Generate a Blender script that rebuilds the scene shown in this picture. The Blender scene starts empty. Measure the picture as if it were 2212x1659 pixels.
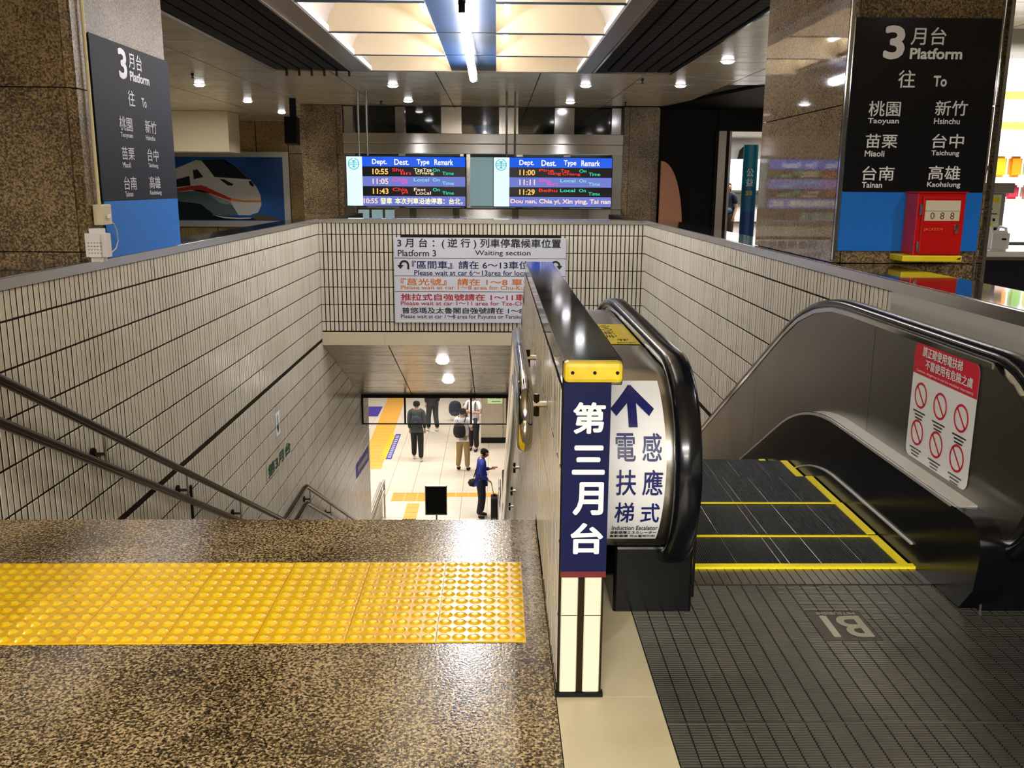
import bpy, bmesh, math, random
from mathutils import Vector, Matrix
random.seed(7)
S = bpy.context.scene
COL = S.collection

# ---------------------------------------------------------------- camera
H = 1.42
cam = bpy.data.cameras.new('camera')
cam.lens = 31.964; cam.sensor_width = 36; cam.clip_start = .05; cam.clip_end = 200
camo = bpy.data.objects.new('camera', cam); COL.objects.link(camo)
camo.matrix_world = Matrix(((0.99984395, -0.0028748, -0.01742996, 0),
                            (-0.01641057, 0.21408334, -0.97667754, 0),
                            (0.00653922, 0.97681117, 0.21400276, H), (0, 0, 0, 1)))
S.camera = camo
# ---------------------------------------------------------------- world, exposure
w = bpy.data.worlds.new('world'); S.world = w; w.use_nodes = True
w.node_tree.nodes['Background'].inputs[0].default_value = (1.0, .88, .70, 1)
w.node_tree.nodes['Background'].inputs[1].default_value = 0.04
S.view_settings.view_transform = 'Standard'; S.view_settings.look = 'None'
S.view_settings.gamma = 1; S.view_settings.use_curve_mapping = False
S.view_settings.exposure = 0.48
S.cycles.use_denoising = True
S.cycles.max_bounces = 6; S.cycles.diffuse_bounces = 3; S.cycles.glossy_bounces = 4
S.cycles.sample_clamp_indirect = 8

def area(name, loc, sx, sy, power, col=(1, .93, .82), rot=(0, 0, 0), spread=math.pi):
    l = bpy.data.lights.new(name, 'AREA'); l.shape = 'RECTANGLE'; l.size = sx; l.size_y = sy
    l.energy = power; l.color = col; l.spread = spread
    o = bpy.data.objects.new(name, l); COL.objects.link(o); o.location = loc; o.rotation_euler = rot
    return o
# fluorescent rows of the platform hall below; unseen area lamps behind the camera
for k, yy in enumerate((18.5, 23.0, 28.0)):
    area('platform_lamp', (-1.5, yy, -2.05), 5.0, .5, 140, (1, .95, .88))
area('platform_lamp', (-4.5, 24, -2.05), .5, 9, 100, (1, .93, .86))
for yy in (-2.2, -5.0):
    area('hall_lamp', (-.3, yy, 2.78), 3.0, .6, 400, (1, .95, .86))

area('left_bay_fill', (-5.6, 16.6, 2.78), 1.2, .6, 55, (1, .95, .85))  # unseen fill lamp added to brighten the left bay and train poster
# ---------------------------------------------------------------- materials
def nd(nt, t, **kw):
    n = nt.nodes.new(t)
    for k, v in kw.items(): setattr(n, k, v)
    return n
def mat(name, col, rough=.5, metal=0., emit=None, es=0., vary=None, bump=None, alpha=1., spec=.5, stretch=None, rvar=0., trans=0., coat=0.):
    m = bpy.data.materials.new(name); m.use_nodes = True; nt = m.node_tree
    b = nt.nodes['Principled BSDF']; L = nt.links.new
    b.inputs['Base Color'].default_value = (*col, 1); b.inputs['Roughness'].default_value = rough
    b.inputs['Metallic'].default_value = metal; b.inputs['Specular IOR Level'].default_value = spec
    b.inputs['Alpha'].default_value = alpha; b.inputs['Transmission Weight'].default_value = trans
    b.inputs['Coat Weight'].default_value = coat; b.inputs['Coat Roughness'].default_value = .08
    if emit:
        b.inputs['Emission Color'].default_value = (*emit, 1); b.inputs['Emission Strength'].default_value = es
    pos = None
    if vary or bump or rvar:
        g = nd(nt, 'ShaderNodeNewGeometry'); mp = nd(nt, 'ShaderNodeMapping')
        L(g.outputs['Position'], mp.inputs['Vector'])
        if stretch: mp.inputs['Scale'].default_value = stretch
        pos = mp.outputs[0]
    if vary:
        sc, c2, amt = vary
        n = nd(nt, 'ShaderNodeTexNoise'); n.inputs['Scale'].default_value = sc; n.inputs['Detail'].default_value = 4
        L(pos, n.inputs['Vector'])
        r = nd(nt, 'ShaderNodeValToRGB'); r.color_ramp.elements[0].position = .5 - amt; r.color_ramp.elements[1].position = .5 + amt
        r.color_ramp.elements[0].color = (*col, 1); r.color_ramp.elements[1].color = (*c2, 1)
        L(n.outputs['Fac'], r.inputs[0]); L(r.outputs[0], b.inputs['Base Color'])
    if rvar:
        n = nd(nt, 'ShaderNodeTexNoise'); n.inputs['Scale'].default_value = 3; n.inputs['Detail'].default_value = 5
        L(pos, n.inputs['Vector']); mr = nd(nt, 'ShaderNodeMapRange')
        mr.inputs['To Min'].default_value = max(.03, rough - rvar); mr.inputs['To Max'].default_value = rough + rvar
        L(n.outputs['Fac'], mr.inputs['Value']); L(mr.outputs[0], b.inputs['Roughness'])
    if bump:
        n = nd(nt, 'ShaderNodeTexNoise'); n.inputs['Scale'].default_value = bump[0]; n.inputs['Detail'].default_value = 3
        L(pos, n.inputs['Vector']); bp = nd(nt, 'ShaderNodeBump'); bp.inputs['Strength'].default_value = bump[1]
        bp.inputs['Distance'].default_value = bump[2] if len(bump) > 2 else .004
        L(n.outputs['Fac'], bp.inputs['Height']); L(bp.outputs[0], b.inputs['Normal'])
    return m
def granite(name, cols, scale, rough, bump, big=.35):
    m = bpy.data.materials.new(name); m.use_nodes = True; nt = m.node_tree; L = nt.links.new
    b = nt.nodes['Principled BSDF']; b.inputs['Roughness'].default_value = rough
    g = nd(nt, 'ShaderNodeNewGeometry')
    n = nd(nt, 'ShaderNodeTexNoise'); n.inputs['Scale'].default_value = scale; n.inputs['Detail'].default_value = 2.5; n.inputs['Roughness'].default_value = .65
    L(g.outputs['Position'], n.inputs['Vector'])
    v = nd(nt, 'ShaderNodeTexVoronoi'); v.inputs['Scale'].default_value = scale * 1.5
    L(g.outputs['Position'], v.inputs['Vector'])
    sp = nd(nt, 'ShaderNodeSeparateColor'); L(v.outputs['Color'], sp.inputs[0])
    n2 = nd(nt, 'ShaderNodeTexNoise'); n2.inputs['Scale'].default_value = 2.2; L(g.outputs['Position'], n2.inputs['Vector'])
    mx = nd(nt, 'ShaderNodeMath', operation='MULTIPLY_ADD'); mx.inputs[1].default_value = .30; L(sp.outputs[0], mx.inputs[0]); L(n.outputs['Fac'], mx.inputs[2])
    m2 = nd(nt, 'ShaderNodeMath', operation='MULTIPLY_ADD'); m2.inputs[1].default_value = big; L(n2.outputs['Fac'], m2.inputs[0]); L(mx.outputs[0], m2.inputs[2])
    sb = nd(nt, 'ShaderNodeMath', operation='SUBTRACT'); L(m2.outputs[0], sb.inputs[0]); sb.inputs[1].default_value = .15 + big / 2
    r = nd(nt, 'ShaderNodeValToRGB'); e = r.color_ramp.elements
    e[0].position = .31; e[0].color = (*cols[0], 1); e[1].position = .66; e[1].color = (*cols[3], 1)
    a = e.new(.41); a.color = (*cols[1], 1); a = e.new(.52); a.color = (*cols[2], 1)
    L(sb.outputs[0], r.inputs[0]); L(r.outputs[0], b.inputs['Base Color'])
    if bump:
        nb = nd(nt, 'ShaderNodeTexNoise'); nb.inputs['Scale'].default_value = bump[0]; nb.inputs['Detail'].default_value = 2
        L(g.outputs['Position'], nb.inputs['Vector']); bp = nd(nt, 'ShaderNodeBump')
        bp.inputs['Strength'].default_value = bump[1]; bp.inputs['Distance'].default_value = bump[2]
        L(nb.outputs['Fac'], bp.inputs['Height']); L(bp.outputs[0], b.inputs['Normal'])
    return m
M = {}
M['floor'] = granite('flamed granite', [(.012, .0085, .004), (.054, .037, .017), (.19, .132, .060), (.52, .39, .21)], 105, .12, (120, .55, .0013))
M['hallfloor'] = granite('hall floor granite', [(.2, .16, .10), (.32, .26, .17), (.42, .35, .23), (.55, .46, .32)], 60, .2, None)
M['pillar'] = granite('brown granite', [(.030, .020, .008), (.085, .055, .020), (.16, .105, .042), (.30, .21, .09)], 85, .48, (70, .35, .003), .45)
M['column'] = granite('far granite', [(.03, .02, .01), (.085, .055, .024), (.18, .125, .06), (.34, .25, .13)], 60, .4, None, .4)
M['polished'] = granite('polished granite', [(.07, .05, .03), (.14, .10, .063), (.19, .14, .09), (.25, .19, .13)], 120, .035, None, .3)
M['wallgran'] = granite('tan granite', [(.10, .06, .02), (.25, .16, .06), (.36, .24, .10), (.5, .36, .17)], 60, .25, None, .3)
M['tile'] = mat('cream wall tile', (.60, .55, .44), .22, vary=(1.4, (.68, .64, .54), .2), bump=(25, .12, .002))
M['tileend'] = mat('cream end tile', (.76, .71, .56), .25, bump=(30, .1, .002))
M['grout'] = mat('dark grout', (.022, .014, .007), .9, spec=.1)
M['steel'] = mat('brushed steel', (.62, .59, .53), .26, 1., stretch=(.6, .6, 1), rvar=.05)
M['steelh'] = mat('brushed steel horizontal', (.62, .60, .55), .30, 1.)
_nt = M['steelh'].node_tree; _t = nd(_nt, 'ShaderNodeTangent'); _t.direction_type = 'RADIAL'; _t.axis = 'Z'
_b = _nt.nodes['Principled BSDF']; _b.inputs['Anisotropic'].default_value = .92; _b.inputs['Anisotropic Rotation'].default_value = .25; _nt.links.new(_t.outputs[0], _b.inputs['Tangent'])
M['deckstrip'] = mat('pale aluminium deck', (.56, .55, .51), .38, .45)
M['steeld'] = mat('satin steel', (.26, .25, .215), .36, 1., stretch=(1, 1, 1), rvar=.06)
M['mirror'] = mat('polished steel', (.62, .62, .61), .12, 1.)
M['coping'] = mat('coping steel', (.58, .57, .56), .22, 1.)
M['slab'] = mat('polished black stone', (.012, .012, .013), .04, spec=.9, coat=.6)
M['capdark'] = mat('dark mirror steel', (.13, .155, .16), .07, .9, stretch=(1, 1, 1), rvar=.03)
M['black'] = mat('black gloss', (.004, .004, .005), .2, spec=.3)
M['rubber'] = mat('black rubber', (.004, .005, .007), .2, coat=.12, spec=.4)
M['matte'] = mat('matte black', (.006, .006, .006), .7, spec=.2)
M['navy'] = mat('navy enamel', (.003, .006, .055), .45, spec=.2)
M['white'] = mat('white print', (.82, .83, .85), .5)
M['signwhite'] = mat('sign white', (.62, .64, .72), .4)
M['cream'] = mat('cream paint', (.62, .55, .38), .5)
M['creamfloor'] = mat('cream stone floor', (.47, .40, .24), .42, vary=(3, (.62, .55, .37), .25), bump=(60, .1, .002))
M['yellow'] = mat('tactile yellow', (.78, .44, .003), .24, vary=(7, (.88, .53, .005), .2), bump=(40, .15, .002))
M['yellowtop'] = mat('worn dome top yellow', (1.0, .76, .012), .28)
M['yellowp'] = mat('yellow paint', (.85, .68, .01), .35, vary=(12, (.7, .52, .01), .25))
M['combyellow'] = mat('comb yellow', (.95, .80, .01), .4, emit=(.95, .75, .01), es=.0)
M['capyellow'] = mat('worn yellow cap', (.62, .44, .02), .35, vary=(20, (.78, .60, .03), .2))
M['orange'] = mat('orange tactile', (.80, .42, .06), .5)
M['blue'] = mat('sign blue', (.0, .16, .62), .42)
M['signblack'] = mat('sign black', (.006, .006, .007), .18)
M['signgrey'] = mat('sign charcoal', (.013, .015, .026), .6, spec=.15)
M['red'] = mat('red enamel', (.48, .004, .004), .22, vary=(9, (.56, .006, .005), .2))
M['redp'] = mat('red print', (.62, .01, .03), .5)
M['darkred'] = mat('dark red', (.13, .005, .01), .4)
M['ceil'] = mat('ceiling metal panel', (.62, .57, .46), .24, .3, stretch=(.4, 3, 1), rvar=.12)
M['ceild'] = mat('ceiling gap', (.04, .035, .025), .8)
M['soff'] = mat('bronze soffit panel', (.42, .36, .27), .26, .4, stretch=(.4, 3, 1), rvar=.1)
M['frame'] = mat('bronze frame', (.22, .185, .14), .35, .6)
M['channelrefl'] = mat('channel panel painted reflection', (.002, .010, .017), .45, .0, vary=(.7, (.001, .025, .085), .12))  # blue reflections on the channel metal, painted into its base colour
M['grille'] = mat('black grille', (.0035, .0035, .0025), .7, spec=.12)
M['cell'] = mat('cell reflector', (.52, .43, .30), .45)
M['cellv'] = mat('cell vault', (.40, .36, .31), .5)
M['lampw'] = mat('warm lamp', (1, 1, 1), .5, emit=(1, .90, .74), es=17)
M['lampc'] = mat('cool lamp', (1, 1, 1), .5, emit=(.95, .94, 1), es=55)
M['lampd'] = mat('downlight lens', (1, 1, 1), .5, emit=(.96, .93, 1), es=12)
M['glass'] = mat('clear glass', (.9, .95, .93), .02, alpha=.05, spec=.5)
M['darkglass'] = mat('dark glass', (.004, .010, .010), .05, spec=.8)
M['paleglass'] = mat('pale lit panel', (.33, .50, .52), .5, emit=(.45, .66, .68), es=.25)
M['hplat'] = mat('platform tile', (.66, .58, .46), .35, vary=(.9, (.72, .66, .58), .25))
M['bronze'] = mat('dark bronze rail', (.055, .04, .025), .22, .8)
M['darkwall'] = mat('dark wall', (.003, .003, .002), .6, spec=.15)
M['shelf'] = mat('shop white', (.85, .82, .80), .5)
def emis(name, c, s): return mat(name, (0, 0, 0), .6, emit=c, es=s)
M['e_cyan'] = emis('screen pale cyan', (.72, .93, .97), 0.82)
M['e_logo'] = emis('screen teal', (.03, .60, .68), 0.62)
M['e_blue'] = emis('screen blue', (.0, .10, .80), 0.74)
M['e_lilac'] = emis('screen lilac', (.17, .21, .68), 0.66)
M['e_black'] = mat('screen black', (.003, .003, .004), .3)
M['e_white'] = emis('screen white', (.95, .93, .97), 0.86)
M['e_amber'] = emis('screen amber', (1, .55, .12), 0.86)
M['e_red'] = emis('screen red', (1, .03, .03), 0.78)
M['e_pink'] = emis('screen pink', (1, .06, .45), 0.78)
M['e_green'] = emis('screen green', (.02, .85, .5), 0.70)
M['e_mint'] = emis('screen mint', (.25, .85, .75), 0.70)
M['e_pale'] = emis('screen pale yellow', (1, .95, .55), 0.78)
M['e_peach'] = emis('screen peach', (1, .70, .55), 0.78)
M['e_shop'] = emis('shop light panel', (1, .95, .92), 1.72)
M['e_shopy'] = emis('shop yellow bar', (1, .85, .15), 1.01)

# ---------------------------------------------------------------- helpers
WL = {}
def wl(o): return WL.get(o.name, Vector((0, 0, 0))) if o else Vector((0, 0, 0))
def props(o, label=None, cat=None, group=None, kind=None):
    if label: o['label'] = label
    if cat: o['category'] = cat
    if group: o['group'] = group
    if kind: o['kind'] = kind
    return o
def E(name, loc, label, cat, group=None):
    o = bpy.data.objects.new(name, None); COL.objects.link(o); o.empty_display_size = .1
    o.location = loc; WL[o.name] = Vector(loc)
    return props(o, label, cat, group)
def put(name, me, m, parent=None, origin=None, **kw):
    """link mesh (built in world coordinates) as one object with its origin at its own base centre"""
    if isinstance(me, bmesh.types.BMesh):
        b = me; me = bpy.data.meshes.new(name); bmesh.ops.recalc_face_normals(b, faces=b.faces); b.to_mesh(me); b.free()
    if origin is None:
        vs = [v.co for v in me.vertices]
        origin = Vector(((min(v.x for v in vs) + max(v.x for v in vs)) / 2, (min(v.y for v in vs) + max(v.y for v in vs)) / 2, min(v.z for v in vs)))
    me.transform(Matrix.Translation(-Vector(origin)))
    for mm in (m if isinstance(m, (list, tuple)) else [m]): me.materials.append(M[mm] if isinstance(mm, str) else mm)
    o = bpy.data.objects.new(name, me); COL.objects.link(o)
    WL[o.name] = Vector(origin); o.location = Vector(origin) - wl(parent); o.parent = parent
    return props(o, **kw)
def smooth(o, ang=40):
    for p in o.data.polygons: p.use_smooth = True
    try: o.data.set_sharp_from_angle(angle=math.radians(ang))
    except Exception: pass
    return o
def B(): return bmesh.new()
def box(b, x0, x1, y0, y1, z0, z1, bev=0):
    v = [b.verts.new((x, y, z)) for x in (x0, x1) for y in (y0, y1) for z in (z0, z1)]
    fs = [b.faces.new([v[i] for i in q]) for q in ((0, 1, 3, 2), (4, 6, 7, 5), (0, 4, 5, 1), (2, 3, 7, 6), (0, 2, 6, 4), (1, 5, 7, 3))]
    if bev:
        es = list({e for f in fs for e in f.edges}); bmesh.ops.bevel(b, geom=es, offset=bev, segments=2, affect='EDGES', profile=.5)
    return b
def bx(name, m, x0, x1, y0, y1, z0, z1, parent=None, bev=0, **kw):
    return put(name, box(B(), x0, x1, y0, y1, z0, z1, bev), m, parent, **kw)
def cyl(b, p0, p1, r0, r1=None, n=16, caps=True):
    p0, p1 = Vector(p0), Vector(p1); d = (p1 - p0).normalized(); r1 = r0 if r1 is None else r1
    u = d.orthogonal().normalized(); v = d.cross(u)
    A = [[b.verts.new(p + (u * math.cos(t) + v * math.sin(t)) * r) for t in [2 * math.pi * i / n for i in range(n)]] for p, r in ((p0, r0), (p1, r1))]
    for i in range(n): b.faces.new((A[0][i], A[0][(i + 1) % n], A[1][(i + 1) % n], A[1][i]))
    if caps: b.faces.new(A[0][::-1]); b.faces.new(A[1])
    return b
def tube(b, pts, r, n=12, closed=False):
    pts = [Vector(p) for p in pts]; rings = []; up = None
    for i, p in enumerate(pts):
        if closed: t = (pts[(i + 1) % len(pts)] - pts[i - 1]).normalized()
        else: t = (pts[min(i + 1, len(pts) - 1)] - pts[max(i - 1, 0)]).normalized()
        if up is None: up = t.orthogonal().normalized()
        up = (up - t * up.dot(t)).normalized(); s = t.cross(up)
        rr = r[i] if isinstance(r, (list, tuple)) else r
        rings.append([b.verts.new(p + (up * math.cos(a) + s * math.sin(a)) * rr) for a in [2 * math.pi * k / n for k in range(n)]])
    m = len(rings)
    for i in range(m if closed else m - 1):
        A, C = rings[i], rings[(i + 1) % m]
        for k in range(n): b.faces.new((A[k], A[(k + 1) % n], C[(k + 1) % n], C[k]))
    if not closed: b.faces.new(rings[0][::-1]); b.faces.new(rings[-1])
    return b
def lathe(b, prof, c=(0, 0, 0), n=20):
    c = Vector(c); rings = []
    for r, z in prof: rings.append([b.verts.new(c + Vector((max(r, 1e-4) * math.cos(2 * math.pi * k / n), max(r, 1e-4) * math.sin(2 * math.pi * k / n), z))) for k in range(n)])
    for A, C in zip(rings, rings[1:]):
        for k in range(n): b.faces.new((A[k], A[(k + 1) % n], C[(k + 1) % n], C[k]))
    b.faces.new(rings[0][::-1]); b.faces.new(rings[-1]); return b
def prism(b, pts, f0, f1):
    """pts 2d; f0/f1 map (u,v)->3d for the two caps"""
    A = [b.verts.new(f0(*p)) for p in pts]; C = [b.verts.new(f1(*p)) for p in pts]
    n = len(pts)
    fa = b.faces.new(A); fb = b.faces.new(C[::-1])
    for i in range(n): b.faces.new((A[i], A[(i + 1) % n], C[(i + 1) % n], C[i]))
    bmesh.ops.triangulate(b, faces=[fa, fb]); return b
def prismx(b, pts, x0, x1): return prism(b, pts, lambda y, z: (x0, y, z), lambda y, z: (x1, y, z))
def prismy(b, pts, y0, y1): return prism(b, pts, lambda x, z: (x, y0, z), lambda x, z: (x, y1, z))
def prismz(b, pts, z0, z1): return prism(b, pts, lambda x, y: (x, y, z0), lambda x, y: (x, y, z1))
def sweepx(b, path, prof, closed=True):
    """path of (y,z); prof of (x, n) with n along the path's outward normal"""
    rings = []
    for i, (y, z) in enumerate(path):
        a, c = path[max(i - 1, 0)], path[min(i + 1, len(path) - 1)]
        ty, tz = c[0] - a[0], c[1] - a[1]; l = math.hypot(ty, tz) or 1; ty /= l; tz /= l
        rings.append([b.verts.new((x, y - tz * n, z + ty * n)) for x, n in prof])
    k = len(prof)
    for A, C in zip(rings, rings[1:]):
        for j in range(k if closed else k - 1): b.faces.new((A[j], A[(j + 1) % k], C[(j + 1) % k], C[j]))
    if closed: b.faces.new(rings[0][::-1]); b.faces.new(rings[-1])
    return b
def inst(me, name, loc, parent, rot=None, **kw):
    o = bpy.data.objects.new(name, me); COL.objects.link(o); o.parent = parent
    WL[o.name] = Vector(loc); o.location = Vector(loc) - wl(parent)
    if rot: o.rotation_euler = rot
    return props(o, **kw)
def copytree(o, loc, parent=None):
    c = o.copy(); COL.objects.link(c); c.parent = parent
    if loc is not None: c.location = loc; WL[c.name] = Vector(loc)
    for ch in list(o.children): copytree(ch, None, c)
    return c

# text --------------------------------------------------------------
DG = None
def text_mesh(body, bold=.0, res=3, space=1.):
    c = bpy.data.curves.new('lettering', 'FONT'); c.body = body; c.resolution_u = res; c.space_character = space
    o = bpy.data.objects.new('lettering', c); COL.objects.link(o)
    me = bpy.data.meshes.new_from_object(o.evaluated_get(bpy.context.evaluated_depsgraph_get()))
    bpy.data.objects.remove(o); bpy.data.curves.remove(c); me.name = 'lettering'
    if bold > .002:      # heavier strokes: the outline laid over itself with small shifts
        d = bold; vs = [v.co.copy() for v in me.vertices]; fs = [tuple(p.vertices) for p in me.polygons]; V, F = [], []
        for ci, (sx_, sy_) in enumerate(((0, 0), (d, 0), (-d, 0), (0, d), (0, -d), (d * .7, d * .7), (-d * .7, d * .7), (d * .7, -d * .7), (-d * .7, -d * .7))):
            n0 = len(V); V += [(v.x + sx_, v.y + sy_, ci) for v in vs]; F += [tuple(n0 + i for i in f) for f in fs]
        me = bpy.data.meshes.new('lettering'); me.from_pydata(V, [], F)
    return me
FR = {'front': lambda y: (lambda u, v: (u, y, v)),          # faces -Y
      'left': lambda x: (lambda u, v: (x, u, v)),           # u along +Y
      }
def T(body, f, u0, u1, v0, v1, m, parent, bold=.012, flip=False, name='lettering', **kw):
    me = text_mesh(body, bold)
    xs = [v.co.x for v in me.vertices]; ys = [v.co.y for v in me.vertices]
    x0, x1, y0, y1 = min(xs), max(xs), min(ys), max(ys)
    for v in me.vertices:
        a = (v.co.x - x0) / (x1 - x0); c = (v.co.y - y0) / (y1 - y0); lay = v.co.z
        U_, V_ = u0 + a * (u1 - u0), v0 + c * (v1 - v0); p = Vector(f(U_, V_))
        if lay: n = (Vector(f(U_ + .001, V_)) - p).cross(Vector(f(U_, V_ + .001)) - p).normalized(); p = p + n * lay * .00012
        v.co = p
    return put(name, me, m, parent, **kw)
def flat(name, pts, f, m, parent, **kw):
    b = B(); b.faces.new([b.verts.new(f(*p)) for p in pts]); bmesh.ops.triangulate(b, faces=b.faces[:])
    return put(name, b, m, parent, **kw)
def ring(b, f, cu, cv, r0, r1, n=28, a0=0, a1=2 * math.pi, su=1.):
    k = n + 1
    A = [(b.verts.new(f(cu + su * r0 * math.cos(a0 + (a1 - a0) * i / n), cv + r0 * math.sin(a0 + (a1 - a0) * i / n))),
          b.verts.new(f(cu + su * r1 * math.cos(a0 + (a1 - a0) * i / n), cv + r1 * math.sin(a0 + (a1 - a0) * i / n)))) for i in range(k)]
    for p, q in zip(A, A[1:]): b.faces.new((p[0], p[1], q[1], q[0]))
    return b
def quad(b, f, u0, u1, v0, v1): b.faces.new([b.verts.new(f(*p)) for p in ((u0, v0), (u1, v0), (u1, v1), (u0, v1))]); return b
# ================================================================ STRUCTURE
XL, XR, YF = -2.2, 1.85, 11.4
SL = .515
def stz(y):  # stair surface line
    if y < 3.73: return 0.
    if y < 8.7: return -(y - 3.73) * SL
    if y < 9.75: return -2.56
    if y < 16.0: return max(-5.78, -2.56 - (y - 9.75) * SL)
    return -5.78
# --- concourse floor near the camera: granite slabs on a bed
fl = bx('floor', 'grout', -2.2, 1.86, -1.0, 3.70, -.30, -.012, kind='structure')
gx = [-2.2, -1.46, -.647, .172]; gy = [-1.0, -.013, .80, 1.607, 2.407, 3.215, 3.73]
for i in range(3):
    for j in range(6):
        bx('floor_slab', 'floor', gx[i] + .0012, gx[i + 1] - .0012, gy[j] + .0012, gy[j + 1] - .0012, -.03, 0, fl)
for y0, y1 in ((-1, .73), (.73, 1.53), (1.53, 2.33), (2.33, 3.16)):
    bx('floor_tile', 'creamfloor', .174, .463, y0 + .001, y1 - .001, -.03, -.001, fl)
# rest of the concourse floor round the well
b = B(); box(b, -12, -2.34, -6, 26, -.25, 0); box(b, 2.0, 12, -6, 26, -.25, 0); box(b, -2.34, 2.0, 11.7, 26, -.25, 0); box(b, -2.34, 2.0, -6, -1.0, -.25, 0)
put('floor', b, 'hallfloor', kind='structure')
# --- stairs
pts = [(3.70, -.03), (3.70, -.6)]
prof = [(3.73, 0)]
n1 = 16; r = 2.56 / n1; t = (8.7 - 3.73) / n1; y = 3.73; z = 0
prof = [(3.69, -.031), (3.73, -.031)]
for i in range(n1): z -= r; prof.append((y, z)); y += t; prof.append((y, z))
y = 9.75; prof.append((y, z)); n2 = 20; r = (5.78 - 2.56) / n2; t = (16.0 - 9.75) / n2
for i in range(n2): z -= r; prof.append((y, z)); y += t; prof.append((y, z))
low = [(p[0], p[1] - .5) for p in (prof[-1], (9.75, -2.56), (8.7, -2.56), (3.69, -.1))]
put('stairs', prismx(B(), prof + low, XL, .175), 'floor', kind='structure')

# --- tiled walls
TW, TH, TT = .0535, .2175, .003
def tile_mesh(w, h, m, name='wall_tile'):
    a, c = w / 2, h / 2; i = .0025
    me = bpy.data.meshes.new(name)
    me.from_pydata([(-a, 0, -c), (a, 0, -c), (a, 0, c), (-a, 0, c), (-a + i, -TT, -c + i), (a - i, -TT, -c + i), (a - i, -TT, c - i), (-a + i, -TT, c - i)], [],
                   [(4, 5, 6, 7), (0, 1, 5, 4), (1, 2, 6, 5), (2, 3, 7, 6), (3, 0, 4, 7)])
    me.materials.append(M[m]); return me
GV, GH = .0115, .009
TM = {'full': tile_mesh(TW - GV, TH - GH, 'tile')}
def tiled(parent, plane, c, u0, u1, rows, keep, near, limit=300, jit=.0012):
    """plane 'y': faces -Y at y=c, u along X; 'x+': faces +X at x=c, u along Y; 'x-': faces -X"""
    cells = []
    n = int((u1 - u0) / TW + .5)
    for k in range(n):
        u = u0 + (k + .5) * TW
        for (z0, z1) in rows:
            if keep(u, (z0 + z1) / 2): cells.append((near(u, (z0 + z1) / 2), u, z0, z1))
    cells.sort()
    rot = {'y': None, 'x+': (0, 0, math.pi / 2), 'x-': (0, 0, -math.pi / 2)}[plane]
    rest = []; cnt = 0
    for d, u, z0, z1 in cells:
        full = abs(z1 - z0 - TH) < .01
        key = 'full' if full else f'{z1 - z0:.3f}'
        if key not in TM: TM[key] = tile_mesh(TW - GV, z1 - z0 - GH, 'tile')
        j = random.uniform(-jit, jit); zc = (z0 + z1) / 2
        if cnt < limit:
            loc = (u, c + j, zc) if plane == 'y' else (c + j, u, zc)
            inst(TM[key], 'wall_tile', loc, parent, rot); cnt += 1
        else: rest.append((u, zc, z1 - z0, j))
    if rest:
        V, F = [], []
        for u, zc, h, j in rest:
            a, g = (TW - GV) / 2, (h - GH) / 2; i = .0025; o = len(V)
            loc8 = [(-a, 0, -g), (a, 0, -g), (a, 0, g), (-a, 0, g), (-a + i, -TT, -g + i), (a - i, -TT, -g + i), (a - i, -TT, g - i), (-a + i, -TT, g - i)]
            for x, yy, zz in loc8:
                if plane == 'y': V.append((u + x, c + j + yy, zc + zz))
                elif plane == 'x+': V.append((c + j - yy, u + x, zc + zz))
                else: V.append((c + j + yy, u - x, zc + zz))
            F += [tuple(o + q for q in f) for f in ((4, 5, 6, 7), (0, 1, 5, 4), (1, 2, 6, 5), (2, 3, 7, 6), (3, 0, 4, 7))]
        me = bpy.data.meshes.new('wall_tiling'); me.from_pydata(V, [], F)
        put('wall_tiling', me, 'tile', parent, kind='stuff')
def rowlist(top, zs, bottom):
    out = [(zs, top)]; z = zs
    while z - TH > bottom + .02: out.append((z - TH, z)); z -= TH
    if z - bottom > .04: out.append((bottom, z))
    return out
upper = rowlist(.95, .808, -.497)
upper = [(a, b_) for a, b_ in upper]
lower = rowlist(-.530, -.530 - TH, -5.9)
lower = [r_ for r_ in lower]
wl_ = put('wall_left', prismx(B(), [(-1, .95), (15.25, .95), (15.25, -6.0), (3.4, -6.0), (3.4, -.3), (-1, -.3)], XL - .14, XL), 'grout', kind='structure')
tiled(wl_, 'x+', XL, 3.44, 15.25, upper + lower, lambda u, z: z > stz(u) - .35 and (u < YF or z < -.4 - (u - YF) * .3), lambda u, z: (u if u > 3.9 else 99) + .0 * z)
wf = put('wall_far', box(B(), XL, XR, YF, YF + .25, -.41, .95), 'grout', kind='structure')
farrows = rowlist(.95, .808, -.40)
tiled(wf, 'y', YF, XL, XR, farrows, lambda u, z: not (-1.2 < u < .80 and -.2 < z < .72), lambda u, z: abs(u + .2) * .1 - z)
wr = put('wall_right', prismx(B(), [(-1, .95), (15.25, .95), (15.25, -6.0), (3.4, -6.0), (3.4, -.3), (-1, -.3)], XR, XR + .15), 'grout', kind='structure')
tiled(wr, 'x-', XR, 4.2, 15.25, upper + lower, lambda u, z: z > stz(u) - .9 and (u < YF or z < -.4 - (u - YF) * .3), lambda u, z: u + (99 if z < .45 - max(0, u - 4.6) * .577 or u < 4.6 else 0))
bx('steel_apron', 'deckstrip', XR - .012, XR, -1, 4.19, .40, .948, wr)
# lintel under the far wall
ln = bx('trim_4', 'cream', XL, XR, YF - .012, YF + .25, -.577, -.41, kind='structure')
for a, c in ((-2.2, -1.42), (-1.41, -.42), (-.41, .60), (.61, 1.85)): bx('lintel_panel', 'cream', a + .004, c - .004, YF - .022, YF - .012, -.573, -.414, ln)
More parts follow.
